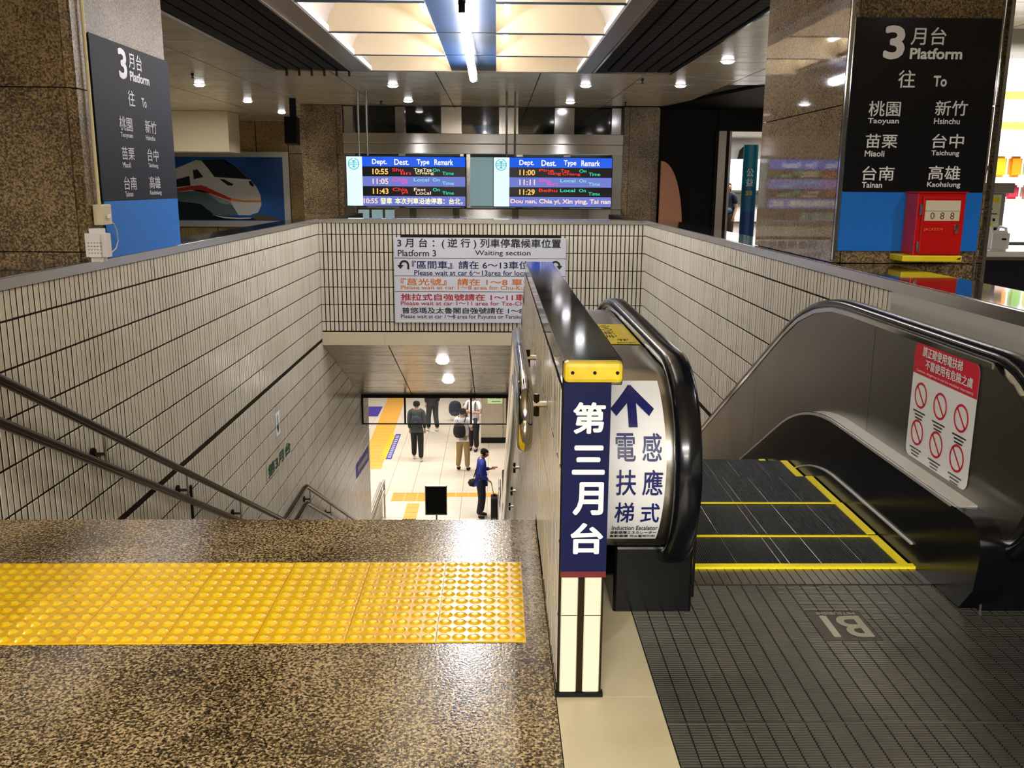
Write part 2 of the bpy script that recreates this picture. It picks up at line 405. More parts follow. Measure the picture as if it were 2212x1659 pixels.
# sloped soffit with panels
def sof(y): return -.577 - (y - YF) * .4425
so = put('ceiling', prismx(B(), [(YF, sof(YF) + .02), (14.45, sof(14.45) + .02), (14.45, sof(14.45) + .2), (YF, sof(YF) + .2)], XL, XR), 'ceild', kind='structure')
xs = [-2.2, -1.37, -.345, .67, 1.85]
nrow = 6; dy = (14.45 - YF) / nrow
for i in range(4):
    for j in range(nrow):
        a, c = YF + j * dy + .006, YF + (j + 1) * dy - .006
        put('ceiling_panel', prismx(B(), [(a, sof(a)), (c, sof(c)), (c, sof(c) + .03), (a, sof(a) + .03)], xs[i] + .007, xs[i + 1] - .007), 'soff', so)
bx('trim_5', 'matte', XL, XR, 14.45, 14.50, -1.985, -1.92, kind='structure')
# platform level
pf = bx('floor', 'grout', -9, 6, 15.9, 36, -6.1, -5.80, kind='structure')
for i in range(8):
    for j in range(20):
        x0 = -4.4 + i * .6; y0 = 16.05 + j * .6
        if x0 + .3 > .4 and y0 > 25: continue
        me = TM.get('plat')
        if not me:
            me = bpy.data.meshes.new('floor_tile'); bb = B(); box(bb, -.297, .297, -.297, .297, -.02, .02); bb.to_mesh(me); bb.free(); me.materials.append(M['hplat']); TM['plat'] = me
        inst(me, 'floor_tile', (x0 + .3, y0 + .3, -5.80), pf)
bx('floor_field', 'hplat', -9, -4.41, 16, 36, -5.80, -5.781, pf); bx('floor_field', 'hplat', -4.4, 6, 28.06, 36, -5.80, -5.781, pf)
# platform ceiling, far wall and steel clad shaft on the right
bx('ceiling', 'cream', -9, 6, 14.55, 36, -1.98, -1.8, kind='structure')
bx('wall_back', 'hplat', -9, 6, 36, 36.2, -5.8, -2.2, kind='structure')
ws = bx('wall_shaft', 'matte', -.42, 3.2, 25.03, 28, -5.78, -1.98, kind='structure')
for i in range(3): bx('wall_panel', 'soff', -.42 + i * .62 + .006, -.42 + (i + 1) * .62 - .006, 25.0, 25.03, -5.62, -1.98, ws)
bx('baseboard_shaft', 'matte', -.43, 3.2, 24.97, 25.03, -5.78, -5.63, kind='structure')
bx('wall_platform', 'hplat', -9.2, -9, 15, 36, -5.8, -2.2, kind='structure')
bx('wall_low', 'steeld', -2.56, -2.50, 15.3, 19.1, -5.78, -4.98, kind='structure')
bx('wall_low', 'steeld', .14, .18, 15.3, 19.1, -5.78, -4.98, kind='structure')
# --- divider between stairs and escalator
def dvt(y): return .90 if y < 5.5 else .90 - (y - 5.5) * .5
dv = put('wall_divider', prismx(B(), [(2.34, .0), (2.34, .90), (5.5, .90), (15.3, dvt(15.3)), (15.3, -5.8), (13.5, -5.8), (3.4, -.6), (3.4, .0)], .175, .30), 'grout', kind='structure')
TM['full2'] = TM['full']
div_rows = [(.243 + k * .2175, .243 + (k + 1) * .2175) for k in range(-1, 3)] + [(.8955 - .0, .8955 + .0)][:0]
div_rows = [(.0275, .243), (.243, .4605), (.4605, .678), (.678, .8955)] + [(-.19 - TH * k, .0275 - TH * k) for k in range(0, 26)]
tiled(dv, 'x-', .175, 2.345, 15.2, div_rows, lambda u, z: z < dvt(u) - .06 and z > stz(u) - .3 and (u > 3.73 or z > 0), lambda u, z: u, 160)
tm = tile_mesh(.047, .235, 'tileend'); tm2 = tile_mesh(.047, .12, 'tileend')
for i, x in enumerate((.2055, .2705)):
    inst(tm, 'end_tile', (x, 2.34, .127), dv); inst(tm2, 'end_tile', (x, 2.34, .306), dv)
bx('seal', 'matte', .17, .305, 2.328, 2.35, .0, .012, dv)
# dark mirror cap and worn yellow bumper
dc = bx('divider_cap', 'capdark', .176, .336, 2.36, 5.5, .90, .968, dv, bev=.004)
put('divider_cap', prismx(B(), [(5.505, .90), (5.505, .968), (15.3, dvt(15.3) + .068), (15.3, dvt(15.3))], .176, .336), 'capdark', dv)
cap = bx('end_bumper', 'capyellow', .177, .332, 2.315, 2.365, .914, .97, dv, bev=.012)
for x in (.199, .257, .316): put('screw', cyl(B(), (x, 2.317, .943), (x, 2.3135, .943), .0048, n=10), 'matte', cap)

# --- coping round the well
def coping(name, x0, x1, y0, y1, sx0, sx1, sy0, sy1):
    t_ = bx(name, 'coping', x0, x1, y0, y1, .948, .998, kind='structure')
    bx('slab', 'slab', sx0, sx1, sy0, sy1, .955, 1.0, t_)
    return t_
coping('trim_1', XL - .01, XL + .012, -1, YF + .012, XL - .27, XL - .01, -1, YF + .27)
coping('trim_2', XL + .013, XR - .013, YF - .012, YF + .01, XL, XR, YF + .01, YF + .27)
coping('trim_3', XR - .012, XR + .01, -1, YF + .012, XR + .01, XR + .35, -1, YF + .27)

# ================================================================ CEILING of the concourse
CZ = 2.82
ce = put('ceiling', (lambda b: (box(b, -12, 12, -6, 3.0, CZ + .03, CZ + .1), box(b, -12, -2.85, 3.0, 26, CZ + .03, CZ + .1), box(b, 2.25, 12, 3.0, 26, CZ + .03, CZ + .1), box(b, -2.85, 2.25, 12.15, 26, CZ + .03, CZ + .1), b)[-1])(B()), 'ceild', kind='structure')
def cpan(x0, x1, y0, y1, m='ceil'): bx('ceiling_panel', m, x0 + .008, x1 - .008, y0 + .004, y1 - .004, CZ, CZ + .03, ce)
cols = [-7.54, -6.19, -4.84, -3.49, -2.14, -.79, .56, 1.91, 3.26]
for i in range(8):
    for j in range(9 if cols[i] > -3 else 17):
        y0 = 12.2 + j * .6
        if cols[i] > 1.9 and y0 > 16.9: continue
        cpan(cols[i], cols[i + 1], y0, y0 + .6)
for j in range(12):
    y0 = 5.0 + j * .6
    for a, c in ((-6.19, -4.84), (-4.84, -3.49), (-3.49, -2.86)): cpan(a, c, y0, y0 + .6)
    for a, c in ((2.22, 3.26), (3.26, 4.6), (4.6, 6.0)): cpan(a, c, y0, y0 + .6)
for j in range(2): cpan(3.26, 4.2, 12.2 + j * .6, 12.8 + j * .6)
bx('ceiling_panel', 'ceil', -12, 12, -6, 2.99, CZ + .0, CZ + .03, ce)
# dark lowered bulkhead beyond the right side
put('ceiling_bulkhead', prismz(B(), [(2.95, 17.25), (3.75, 13.4), (6.5, 12.9), (8, 17), (8, 22), (2.95, 22)], CZ - .02, CZ + .02), 'darkwall', kind='structure')
# coffer frame
Y0, Y1 = 3.05, 12.12
bx('trim_6', 'frame', -1.82, -1.60, Y0, Y1, CZ - .01, CZ + .06, kind='structure')
bx('trim_6', 'frame', 1.03, 1.20, Y0, Y1, CZ - .01, CZ + .06, kind='structure')
bx('trim_6', 'frame', -2.84, 2.22, Y1, Y1 + .03, CZ - .01, CZ + .10, kind='structure')
chn = bx('trim_7', 'channelrefl', -.575, -.01, Y0, Y1, CZ + .01, CZ + .05, kind='structure')
for yy in (9.16, 10.69): bx('channel_joint', 'matte', -.575, -.01, yy - .004, yy + .004, CZ + .006, CZ + .01, chn)
edges = [3.05, 4.58, 6.10, 7.58, 9.08, 10.64, 12.08]
for k, yy in enumerate(edges[1:-1]):
    for a, c in ((-1.60, -.575), (-.01, 1.03)): bx('trim_8', 'channelrefl', a, c, yy + .02, yy + .11, CZ, CZ + .06, kind='structure')
ncell = 0
for k in range(6):
    ya, yb = edges[k] + .12, edges[k + 1] + .01
    for side in (0, 1):
        if side == 0: xo, xi = -1.60, -.575
        else: xo, xi = 1.03, -.01
        where = ['', '', '', 'nearest visible', 'middle', 'farthest'][k] or ('overhead row %d' % (k + 1))
        t_ = E('ceiling_light', ((xo + xi) / 2, (ya + yb) / 2, CZ), f'{where} recessed vaulted ceiling light {"left" if side == 0 else "right"} of the fluorescent tube' if k > 2 else f'recessed vaulted ceiling light {"left" if side == 0 else "right"} of the centre channel above the viewer, {["third", "second", "first"][k]} row back', 'ceiling light', 'vaulted ceiling lights')
        N = 12; arc = [(xo + (xi - xo) * (1 - math.cos(a)), CZ + .04 + .50 * math.sin(a)) for a in [math.pi / 2 * i / N for i in range(N + 1)]]
        b = B(); q = [(b.verts.new((x, ya, z)), b.verts.new((x, yb, z))) for x, z in arc]
        for p_, r_ in zip(q, q[1:]): b.faces.new((p_[0], p_[1], r_[1], r_[0]))
        smooth(put('vault', b, 'cellv', t_))
        for yy in (ya, yb):
            b = B(); f_ = b.faces.new([b.verts.new((x, yy, z)) for x, z in arc + [(xi, CZ), (xo, CZ)]]); bmesh.ops.triangulate(b, faces=[f_])
            put('end_plate', b, 'cell', t_)
        s = 1 if side == 0 else -1
        put('inner_plate', quad(B(), lambda u, v: (xi, u, v), ya, yb, CZ, CZ + .54), 'cell', t_)
        put('lamp', cyl(B(), (xi - s * .10, ya + .06, CZ + .20), (xi - s * .10, yb - .06, CZ + .20), .028, n=10), 'lampw', t_)
        put('rim', box(B(), xo, xo + s * .02, ya, yb, CZ - .004, CZ + .05) if s > 0 else box(B(), xo - .02, xo, ya, yb, CZ - .004, CZ + .05), 'shelf', t_)
# black louvre grilles
for gxx, (a, c), lab in ((0, (-2.83, -1.825), 'black slatted ceiling grille left of the vaulted lights'), (1, (1.205, 2.21), 'black perforated ceiling grille right of the vaulted lights')):
    t_ = E('ceiling_grille', ((a + c) / 2, 7.6, CZ), lab, 'grille')
    bx('back_panel', 'matte', a, c, Y0, Y1, CZ + .06, CZ + .07, t_)
    b = B(); box(b, a, a + .025, Y0, Y1, CZ - .02, CZ + .06); put('edge_trim', b, 'frame' if gxx == 0 else 'mirror', t_)
    b = B(); box(b, c - .025, c, Y0, Y1, CZ - .02, CZ + .06); put('edge_trim', b, 'frame' if gxx == 0 else 'mirror', t_)
    n = 6
    for i in range(n):
        x = a + .03 + (c - a - .06) * (i + .5) / n; w2 = (c - a - .06) / n / 2 - .012
        b = B(); box(b, x - w2, x + w2, Y0, Y1 - .02, CZ + .005, CZ + .035, .004)
        o = put('slat', b, 'grille', t_)
        if gxx == 0: bx('slat_end', 'matte', x + w2 - .012, x + w2 + .008, Y1 - .04, Y1 + .02, CZ - .07, CZ + .03, o)
        else:
            V, F = [], []
            for k in range(60):
                yy = Y0 + .1 + k * .15
                if yy > Y1 - .1: break
                o8 = len(V)
                for dx in (-w2 * .75, w2 * .75):
                    for d2 in (-.035, .035): V.append((x + dx, yy + d2, CZ + .004))
                F.append((o8, o8 + 1, o8 + 3, o8 + 2))
            me = bpy.data.meshes.new('slots'); me.from_pydata(V, [], F); put('slot_row', me, 'matte', o, kind='stuff')
# hanging fluorescent tube
t_ = E('fluorescent_light', (-.26, 9.3, 2.67), 'bright white fluorescent tube fitting hung below the centre channel', 'light')
bx('housing', 'matte', -.275, -.235, 6.75, 11.5, 2.70, 2.735, t_)
for k in range(3):
    y0 = 7.02 + k * 1.5
    put('tube', cyl(B(), (-.25 - .012 * k, y0, 2.665), (-.262 - .012 * k, y0 + 1.46, 2.665), .042, n=12), 'lampc', t_)
for y0 in (6.98, 8.51, 10.01, 11.53): bx('lamp_holder', 'matte', -.28, -.23, y0 - .02, y0 + .02, 2.63, 2.72, t_)
for y0 in (7.6, 10.9): put('hanger', cyl(B(), (-.255, y0, 2.73), (-.255, y0, 2.83), .006, n=8), 'steel', t_)
# downlights
def downlight(x, y, z, lab, r=.075, power=75, col=(.97, .93, 1), tilt=0):
    t_ = E('downlight', (x, y, z), lab, 'ceiling light', 'round recessed downlights')
    b = B(); lathe(b, [(r + .018, -.001), (r + .020, -.006), (r + .004, -.010), (r, -.004)], (x, y, z), 20); put('trim_ring', b, 'shelf', t_)
    b = B(); lathe(b, [(r, .0), (r, -.012), (r * .7, -.03), (.001, -.036)], (x, y, z), 20); put('lens', b, 'lampd', t_)
    l = bpy.data.lights.new('downlight_lamp', 'SPOT'); l.energy = power; l.spot_size = 2.3; l.spot_blend = .8; l.color = col; l.shadow_soft_size = .07
    o = bpy.data.objects.new('downlight_lamp', l); COL.objects.link(o); o.parent = t_; o.location = (0, 0, -.06)
for i, (x, y, s) in enumerate([(-4.33, 13.93, 'nearest of three in the left bay'), (-4.35, 16.63, 'middle of three in the left bay'), (-4.33, 19.11, 'last of three in the left bay, by the black loudspeaker'),
                (-1.51, 13.83, 'in the near left row past the vaulted lights'), (-1.52, 16.28, 'above the left departure screen'), (1.27, 13.61, 'in the near right row past the vaulted lights'),
                (1.26, 16.29, 'above the right departure screen'), (2.61, 13.50, 'past the far corner of the perforated grille'), (2.63, 10.88, 'beside the polished pillar face')]):
    downlight(x, y, CZ, 'round white downlight ' + s)
for x, y, s in ((.25, 12.05, 'nearer one in the bronze stairwell soffit'), (.36, 13.15, 'farther one in the bronze stairwell soffit')):
    pass
for x, y, s in ((-.73, 12.19, 'nearer of two in the bronze stairwell soffit'), (-.72, 13.38, 'farther of two in the bronze stairwell soffit')):
    downlight(x, y, sof(y) - .012, 'round white downlight ' + s, .085, 60)
# concourse lights over and behind the viewer
for x, y, s in ((-3.3, 3.4, 'left of the granite sign pillar'), (2.63, 8.0, 'above the polished face of the right pillar'), (2.9, 3.2, 'before the red cabinet')):
    downlight(x, y, CZ, 'round white downlight in the near ceiling ' + s, .075, 80)

# ================================================================ ESCALATOR
es = E('escalator', (1.15, 3.2, 0), 'escalator going down beside the stairs with black rubber handrails and steel sides', 'escalator')
def incl(y, y0, z0, R=1.8, s=math.radians(30)):
    if y <= y0: return z0
    d = R * math.sin(s)
    if y <= y0 + d: return z0 - R + math.sqrt(R * R - (y - y0) ** 2)
    return z0 - R * (1 - math.cos(s)) - (y - y0 - d) * math.tan(s)
def loop_path(cy, cz, r, y0, zend=14.5, start=-90):
    pts = [(cy + .12, cz - r)]
    for k in range(0, 19): a = math.radians(-90 - k * 10); pts.append((cy + r * math.cos(a), cz + r * math.sin(a)))
    y = cy + .3
    while y < y0: pts.append((y, cz + r)); y += .3
    y = y0
    while y < y0 + 1.1: pts.append((y, incl(y, y0, cz + r))); y += .1
    pts.append((zend, incl(zend, y0, cz + r))); return pts
HP = loop_path(2.98, .52, .335, 4.3)
prof = [(-.038, -.012), (-.043, .004), (-.040, .018), (-.028, .027), (0, .030), (.028, .027), (.040, .018), (.043, .004), (.038, -.012), (.030, -.016), (-.030, -.016)]
for cx, side in ((.588, 'left'), (1.72, 'right')):
    sg = 1 if side == 'left' else -1
    smooth(put('handrail', sweepx(B(), HP, [(cx + x, n) for x, n in prof]), 'rubber', es), 50)
    gp = loop_path(2.98, .52, .312, 4.3)
    put('handrail_guide', sweepx(B(), gp, [(cx + x, n) for x, n in ((-.026, -.03), (-.026, .012), (.026, .012), (.026, -.03))]), 'mirror', es)
    # inner side panels
    ix = cx + sg * .045
    def top(y): return .52 + math.sqrt(max(0, .30 ** 2 - (y - 2.98) ** 2)) if y < 2.98 else incl(y, 4.3, .845)
    def bot(y): return .52 - math.sqrt(max(0, .30 ** 2 - (y - 2.98) ** 2)) if y < 2.98 else incl(y, 4.15, .26, 1.7)
    for a, c in ((2.68, 3.945), (3.95, 5.7), (5.705, 8.0), (8.005, 11.0), (11.005, 14.4)):
        n = 16; ys = [a + (c - a) * i / n for i in range(n + 1)]
        if a < 2.7: ys = [2.68 + .3 * (1 - math.cos(math.pi / 2 * i / 8)) for i in range(9)] + [2.98 + (c - 2.98) * i / 6 for i in range(1, 7)]
        b = B(); rows = []
        for y in ys: rows.append([b.verts.new(v) for v in ((ix, y, bot(y)), (ix, y, top(y)), (ix - sg * .02, y, top(y)), (ix - sg * .02, y, bot(y)))])
        for A, C in zip(rows, rows[1:]):
            for j in range(4): b.faces.new((A[j], A[(j + 1) % 4], C[(j + 1) % 4], C[j]))
        b.faces.new(rows[0]); b.faces.new(rows[-1][::-1]); put('side_panel', b, 'steeld', es)
    # trim strip under the handrail
    tp = [(y, incl(y, 4.3, .842)) for y in [2.98 + .25 * i for i in range(46)]]
    put('trim_strip', sweepx(B(), tp, [(ix - .004, -.02), (ix - .004, 0), (ix + .004, 0), (ix + .004, -.02)]), 'mirror', es)
    # inner deck (bright strip) and black skirt
    sx = .70 if side == 'left' else 1.60
    dp = [(y, incl(y, 4.12, .335, 1.65)) for y in [2.97, 3.3, 3.7, 4.1] + [4.2 + .1 * i for i in range(10)] + [6, 8, 11, 14.4]]
    lo, hi = sorted((sx, ix))
    smooth(put('inner_deck', sweepx(B(), dp, [(lo, -.012), (lo, 0), (hi, .006), (hi, -.012)]), 'deckstrip', es), 30)
    wv = sg * .006
    put('deck_edge', sweepx(B(), dp, [(sx - wv - .003, -.012), (sx - wv - .003, .004), (sx - wv + .003, .004), (sx - wv + .003, -.012)]), 'mirror', es)
    b = B(); ys = [p[0] for p in dp]; rows = []
    for y in ys:
        zt = incl(y, 4.12, .322, 1.65); zb = incl(y, 4.2, -.06, 1.5) - .05 * (y > 4.4)
        rows.append([b.verts.new(v) for v in ((sx, y, zb - .2), (sx, y, zt), (sx - sg * .03, y, zt), (sx - sg * .03, y, zb - .2))])
    for A, C in zip(rows, rows[1:]):
        for j in range(4): b.faces.new((A[j], A[(j + 1) % 4], C[(j + 1) % 4], C[j]))
    b.faces.new(rows[0]); b.faces.new(rows[-1][::-1]); put('skirt', b, 'black', es)
    # rounded black skirt end and floor fairing
    pr = [(2.97, .335)] + [(2.88 - .10 * math.sin(a) + .09 * 0, .235 + .10 * math.cos(a)) for a in [math.pi / 2 * i / 6 for i in range(7)]] + [(2.80, .10), (2.88, .0), (3.1, -.02), (3.2, .0), (3.2, .1), (3.0, .33)]
    if side == 'right': smooth(put('skirt_end', prismx(B(), pr, lo - .003, hi + .03), 'black', es), 40)
    if 0: put('skirt_fairing', prismz(B(), [(sx, 3.22), (sx, 2.85), (sx + sg * .0, 2.85)] if 0 else ([(sx, 3.21), (sx - .055, 3.0), (sx - .02, 2.87), (sx + .10, 2.80), (sx + .10, 3.21)] if side == 'right' else [(sx, 3.21), (sx + .03, 3.0), (sx + .01, 2.87), (sx - .1, 2.80), (sx - .1, 3.21)]), -.02, .10), 'black', es)
    b0, b1 = (.40, .668) if side == 'left' else (1.66, 1.86)
    bx('newel_base', 'black', b0, b1, 2.86, 3.6, -.02, .235, es, bev=.01)
    smooth(put('handrail_inlet', cyl(B(), (cx, 2.93, .185), (cx, 3.2, .185), .062, n=20), 'rubber' if side == 'left' else 'bronze', es))
    # brush strip low on the skirt
    sp = [(y, incl(y, 4.05, .085, 1.3)) for y in [3.25, 3.6, 4.0] + [4.1 + .08 * i for i in range(10)] + [6.0]]
    put('deflector_strip', sweepx(B(), sp, [(sx - sg * 0, -.004), (sx - sg * 0, .004), (sx + sg * .010, .003), (sx + sg * .010, -.003)]), 'deckstrip', es)
# outer deck sheets
dk = loop_path(2.98, .52, .305, 4.3)
dko = smooth(put('newel_sheet', sweepx(B(), dk, [(.336, -.02), (.336, 0), (.557, 0), (.557, -.02)]), 'steel', es), 40)
put('outer_deck', sweepx(B(), [p for p in dk if p[0] >= 2.98 and p[1] > .6 or p[0] > 4], [(1.765, -.02), (1.765, 0), (1.838, 0), (1.838, -.02)]), 'mirror', es)
bx('deck_base', 'steeld', .345, .55, 2.98, 4.3, .20, .80, es)
bx('white_cable_duct', 'white', .372, .380, 2.95, 3.35, .826, .829, es)
# curved notice on the newel
RS = .3085
def ns(u, v, e=0): return (u, 2.98 - math.sqrt(max(1e-6, (RS + e) ** 2 - (v - .52) ** 2)), v)
b = B(); nz = 18; z0, z1 = .305, .805
for i in range(nz):
    za, zb = z0 + (z1 - z0) * i / nz, z0 + (z1 - z0) * (i + 1) / nz
    def xr(z): return .527 - .010 * abs((z - .60) / .3)
    b.faces.new([b.verts.new(ns(*p)) for p in ((.338, za), (xr(za), za), (xr(zb), zb), (.338, zb))])
bmesh.ops.remove_doubles(b, verts=b.verts[:], dist=1e-5)
ntc = smooth(put('notice', b, 'white', es, label='white curved notice with blue arrow and characters'))
fn = lambda u, v: ns(u, v, .0022)
M['inkblue'] = mat('ink blue', (.006, .010, .12), .4)
for s_, a in (('電', (.369, .431, .590, .672)), ('感', (.451, .512, .590, .672)), ('扶', (.371, .434, .482, .565)), ('應', (.453, .516, .482, .565)), ('梯', (.372, .433, .382, .458)), ('式', (.454, .513, .382, .455))):
    T(s_, fn, *a, 'inkblue', ntc, .014)
T('Induction Escalator', fn, .369, .514, .350, .368, 'signgrey', ntc, .004)
T('自動感應エスカレーター', fn, .367, .512, .332, .345, 'signgrey', ntc, .004)
T('自動感應 에스컬레이터', fn, .367, .510, .316, .327, 'signgrey', ntc, .004)
b = B()
def seg_(u0, v0, u1, v1, wd, n=8):
    dx, dy = u1 - u0, v1 - v0; l = math.hypot(dx, dy); px, py = -dy / l * wd / 2, dx / l * wd / 2
    for i in range(n):
        a, c = i / n, (i + 1) / n
        b.faces.new([b.verts.new(fn(*p)) for p in ((u0 + dx * a - px, v0 + dy * a - py), (u0 + dx * c - px, v0 + dy * c - py), (u0 + dx * c + px, v0 + dy * c + py), (u0 + dx * a + px, v0 + dy * a + py))])
seg_(.4255, .688, .4255, .775, .028); seg_(.4255 + .006, .788, .366, .728, .026); seg_(.4255 - .006, .788, .486, .728, .026)
put('arrow', b, 'inkblue', ntc)
# yellow caution sticker on the deck
def dz(y): return (.52 + .3062 if y > 2.98 else .82)
st = quad(B(), lambda u, v: (u, v, .828), .44, .552, 3.42, 3.93); st = put('caution_sticker', st, 'yellowp', es, label='bright yellow caution sticker on the steel deck')
fs = lambda u, v: (u, v, .8286)
T('小心夾手', lambda u, v: (.440 + .045 * (1 - v) + 0, 3.56 + .34 * (1 - u), .8286), 0, 1, 0, 1, 'matte', st, .01)
b = B(); ring(b, fs, .497, 3.515, .016, .022, 20, 0, math.pi, 1); quad(b, fs, .485, .491, 3.49, 3.53); quad(b, fs, .500, .506, 3.49, 3.53); quad(b, fs, .478, .52, 3.528, 3.534)
put('hand_symbol', b, 'matte', st)
T('CAUTION', fs, .465, .535, 3.44, 3.452, 'matte', st, .003)
# floor plate with ribs
fp = bx('floor_plate', 'matte', .465, 1.86, .2, 3.07, -.03, -.006, es)
M['rib'] = mat('worn rib metal', (.19, .19, .165), .30, .95, vary=(1.6, (.36, .35, .30), .25))
V, F = [], []
nx = 26; pw = (1.86 - .465) / nx; py_ = .0112; yy = .3; lx0, lx1, ly0, ly1 = 1.056, 1.242, 2.655, 2.855
while yy < 3.06:
    for i in range(nx):
        x0 = .465 + i * pw + .0022; x1 = x0 + pw - .0044
        if x1 > lx0 - .003 and x0 < lx1 + .003 and ly0 - .004 < yy + .006 and yy < ly1 + .004:
            if x0 < lx0 - .012: x1 = lx0 - .003
            elif x1 > lx1 + .012: x0 = lx1 + .003
            else: continue
        o = len(V); a, c = yy + .001, yy + py_ - .0035
        V += [(x0, a, -.006), (x1, a, -.006), (x1, c, -.006), (x0, c, -.006), (x0, a + .0012, 0), (x1, a + .0012, 0), (x1, c - .0012, 0), (x0, c - .0012, 0)]
        F += [tuple(o + q for q in f) for f in ((4, 5, 6, 7), (0, 1, 5, 4), (1, 2, 6, 5), (2, 3, 7, 6), (3, 0, 4, 7))]
    yy += py_
me = bpy.data.meshes.new('plate_ribs'); me.from_pydata(V, [], F); put('plate_ribs', me, 'rib', fp, kind='stuff')
bx('plate_joint', 'steeld', .465, 1.86, 2.196, 2.203, -.006, .0005, fp)
lg = bx('level_badge', M.setdefault('badge', mat('dark badge metal', (.085, .075, .06), .45, .4)), lx0, lx1, ly0, ly1, -.006, .0005, fp, label='grey metal level badge reading B1, upside down from here')
M['badgelet'] = mat('badge lettering', (.40, .38, .30), .45, .3)
T('B', lambda u, v: (1.228 - u * .088, 2.822 - 0 - v * 0 - (1 - 0) * 0 - v * .150, .0012) , 0, 1, 0, 1, 'badgelet', lg, .02)
T('1', lambda u, v: (1.118 - u * .024, 2.822 - v * .150, .0012), 0, 1, 0, 1, 'badgelet', lg, .015)
T('MITSUBISHI', lambda u, v: (1.222 - u * .13, 2.848 - v * .018, .0012), 0, 1, 0, 1, 'badgelet', lg, .012)
# comb plate and yellow comb line
cp = bx('comb_plate', 'steeld', .70, 1.60, 3.072, 3.205, -.03, .001, es)
V, F = [], []
for i in range(27):
    x0 = .70 + i * .9 / 27; o = len(V); V += [(x0 - .0015, 3.072, .0016), (x0 + .0015, 3.072, .0016), (x0 + .0015, 3.205, .0016), (x0 - .0015, 3.205, .0016)]; F.append((o, o + 1, o + 2, o + 3))
me = bpy.data.meshes.new('g'); me.from_pydata(V, [], F); put('comb_grooves', me, 'matte', cp, kind='stuff')
bx('comb_line', 'combyellow', .70, 1.60, 3.206, 3.238, -.02, .010, es)
# steps
def stripes(name, base, pitch, axis=0):
    m = mat(name, base, .45, .3); nt = m.node_tree; L = nt.links.new; b = nt.nodes['Principled BSDF']
    g = nd(nt, 'ShaderNodeNewGeometry'); s = nd(nt, 'ShaderNodeSeparateXYZ'); L(g.outputs['Position'], s.inputs[0])
    w_ = nd(nt, 'ShaderNodeMath', operation='MULTIPLY'); w_.inputs[1].default_value = 2 * math.pi / pitch; L(s.outputs[axis], w_.inputs[0])
    si = nd(nt, 'ShaderNodeMath', operation='SINE'); L(w_.outputs[0], si.inputs[0])
    bp = nd(nt, 'ShaderNodeBump'); bp.inputs['Strength'].default_value = 1; bp.inputs['Distance'].default_value = .003; L(si.outputs[0], bp.inputs['Height']); L(bp.outputs[0], b.inputs['Normal'])
    return m
M['tread'] = stripes('ribbed tread metal', (.018, .023, .026), .009)
ye = [3.24, 3.555, 3.955, 4.355, 4.755]; zs_ = [0, 0, -.004, -.045]
for k in range(14): ye.append(ye[-1] + .4); zs_.append(-.16 - .231 * k)
V = []
for i in range(len(ye) - 1):
    a, c, z = ye[i], ye[i + 1], zs_[i] - .002
    s_ = bx('step', 'tread', .705, 1.595, a + .002, c - .003, z - (.36 if i > 2 else .1), z, es)
    bx('yellow_edge', 'combyellow', 1.555, 1.592, a + .01, c - .01, z, z + .004, s_)
    bx('yellow_edge', 'combyellow', .708, .745, a + .01, c - .01, z, z + .004, s_)
    if i < 2: bx('yellow_edge', 'combyellow', .745, 1.555, c - .020, c - .004, z, z + .0035, s_)
    for x in (.93, 1.10, 1.135, 1.26, 1.42): bx('wear_line', 'mirror', x - .0012, x + .0012, a + .02, c - .03, z, z + .0015, s_)
# safety notice on the right side panel
fxr = lambda u, v: (1.6735 if 0 else 1.6715, u, v)
PX = 1.72 - .045 - .0022
def fr_(u, v): return (PX, 3.545 - u * .0 - u, v)      # u grows towards the viewer
n_ = 6; rr = .035
def rrect(u0, u1, v0, v1, r):
    p = []
    for cx_, cy_, a0 in ((u1 - r, v1 - r, 0), (u0 + r, v1 - r, 90), (u0 + r, v0 + r, 180), (u1 - r, v0 + r, 270)):
        for k in range(n_ + 1): a = math.radians(a0 + 90 * k / n_); p.append((cx_ + r * math.cos(a), cy_ + r * math.sin(a)))
    return p
NU = .495; nb, nt_ = .362, .822
nt2 = flat('safety_notice', rrect(0, NU, nb, nt_, rr), fr_, 'white', es, label='white safety notice with red header and six prohibition rings')
f2 = lambda u, v: (PX - .0012, 3.545 - u, v)
flat('header', [p for p in rrect(0, NU, nb, nt_, rr) if p[1] > .7] + [(0, .700), (NU, .700)], f2, 'redp', nt2)
f3 = lambda u, v: (PX - .0024, 3.545 - u, v)
T('請正確使用電扶梯', f3, .07, .38, .775, .815, 'white', nt2, .01)
T('不當使用有危險之虞', f3, .10, .46, .730, .768, 'white', nt2, .01)
T('Cautions, dangerous to use the escalator improperly', f3, .03, .47, .707, .720, 'white', nt2, .002)
for i, (u, v) in enumerate(((.085, .620), (.245, .615), (.405, .610), (.085, .470), (.245, .465), (.405, .460))):
    b = B(); ring(b, f2, u, v, .043, .052)
    for s in (1,):
        d = .033
        b.faces.new([b.verts.new(f2(u + q, v + w2)) for q, w2 in ((-d - .003, d - .003), (-d + .003, d + .003), (d + .003, -d + .003), (d - .003, -d - .003))])
    put('prohibition_ring', b, 'redp', nt2)
    b = B()
    for k in range(3):
        wd = (.05, .035, .03)[k]; quad(b, f2, u - wd, u + wd, v - .070 - k * .013, v - .064 - k * .013)
    put('caption', b, 'steeld', nt2)

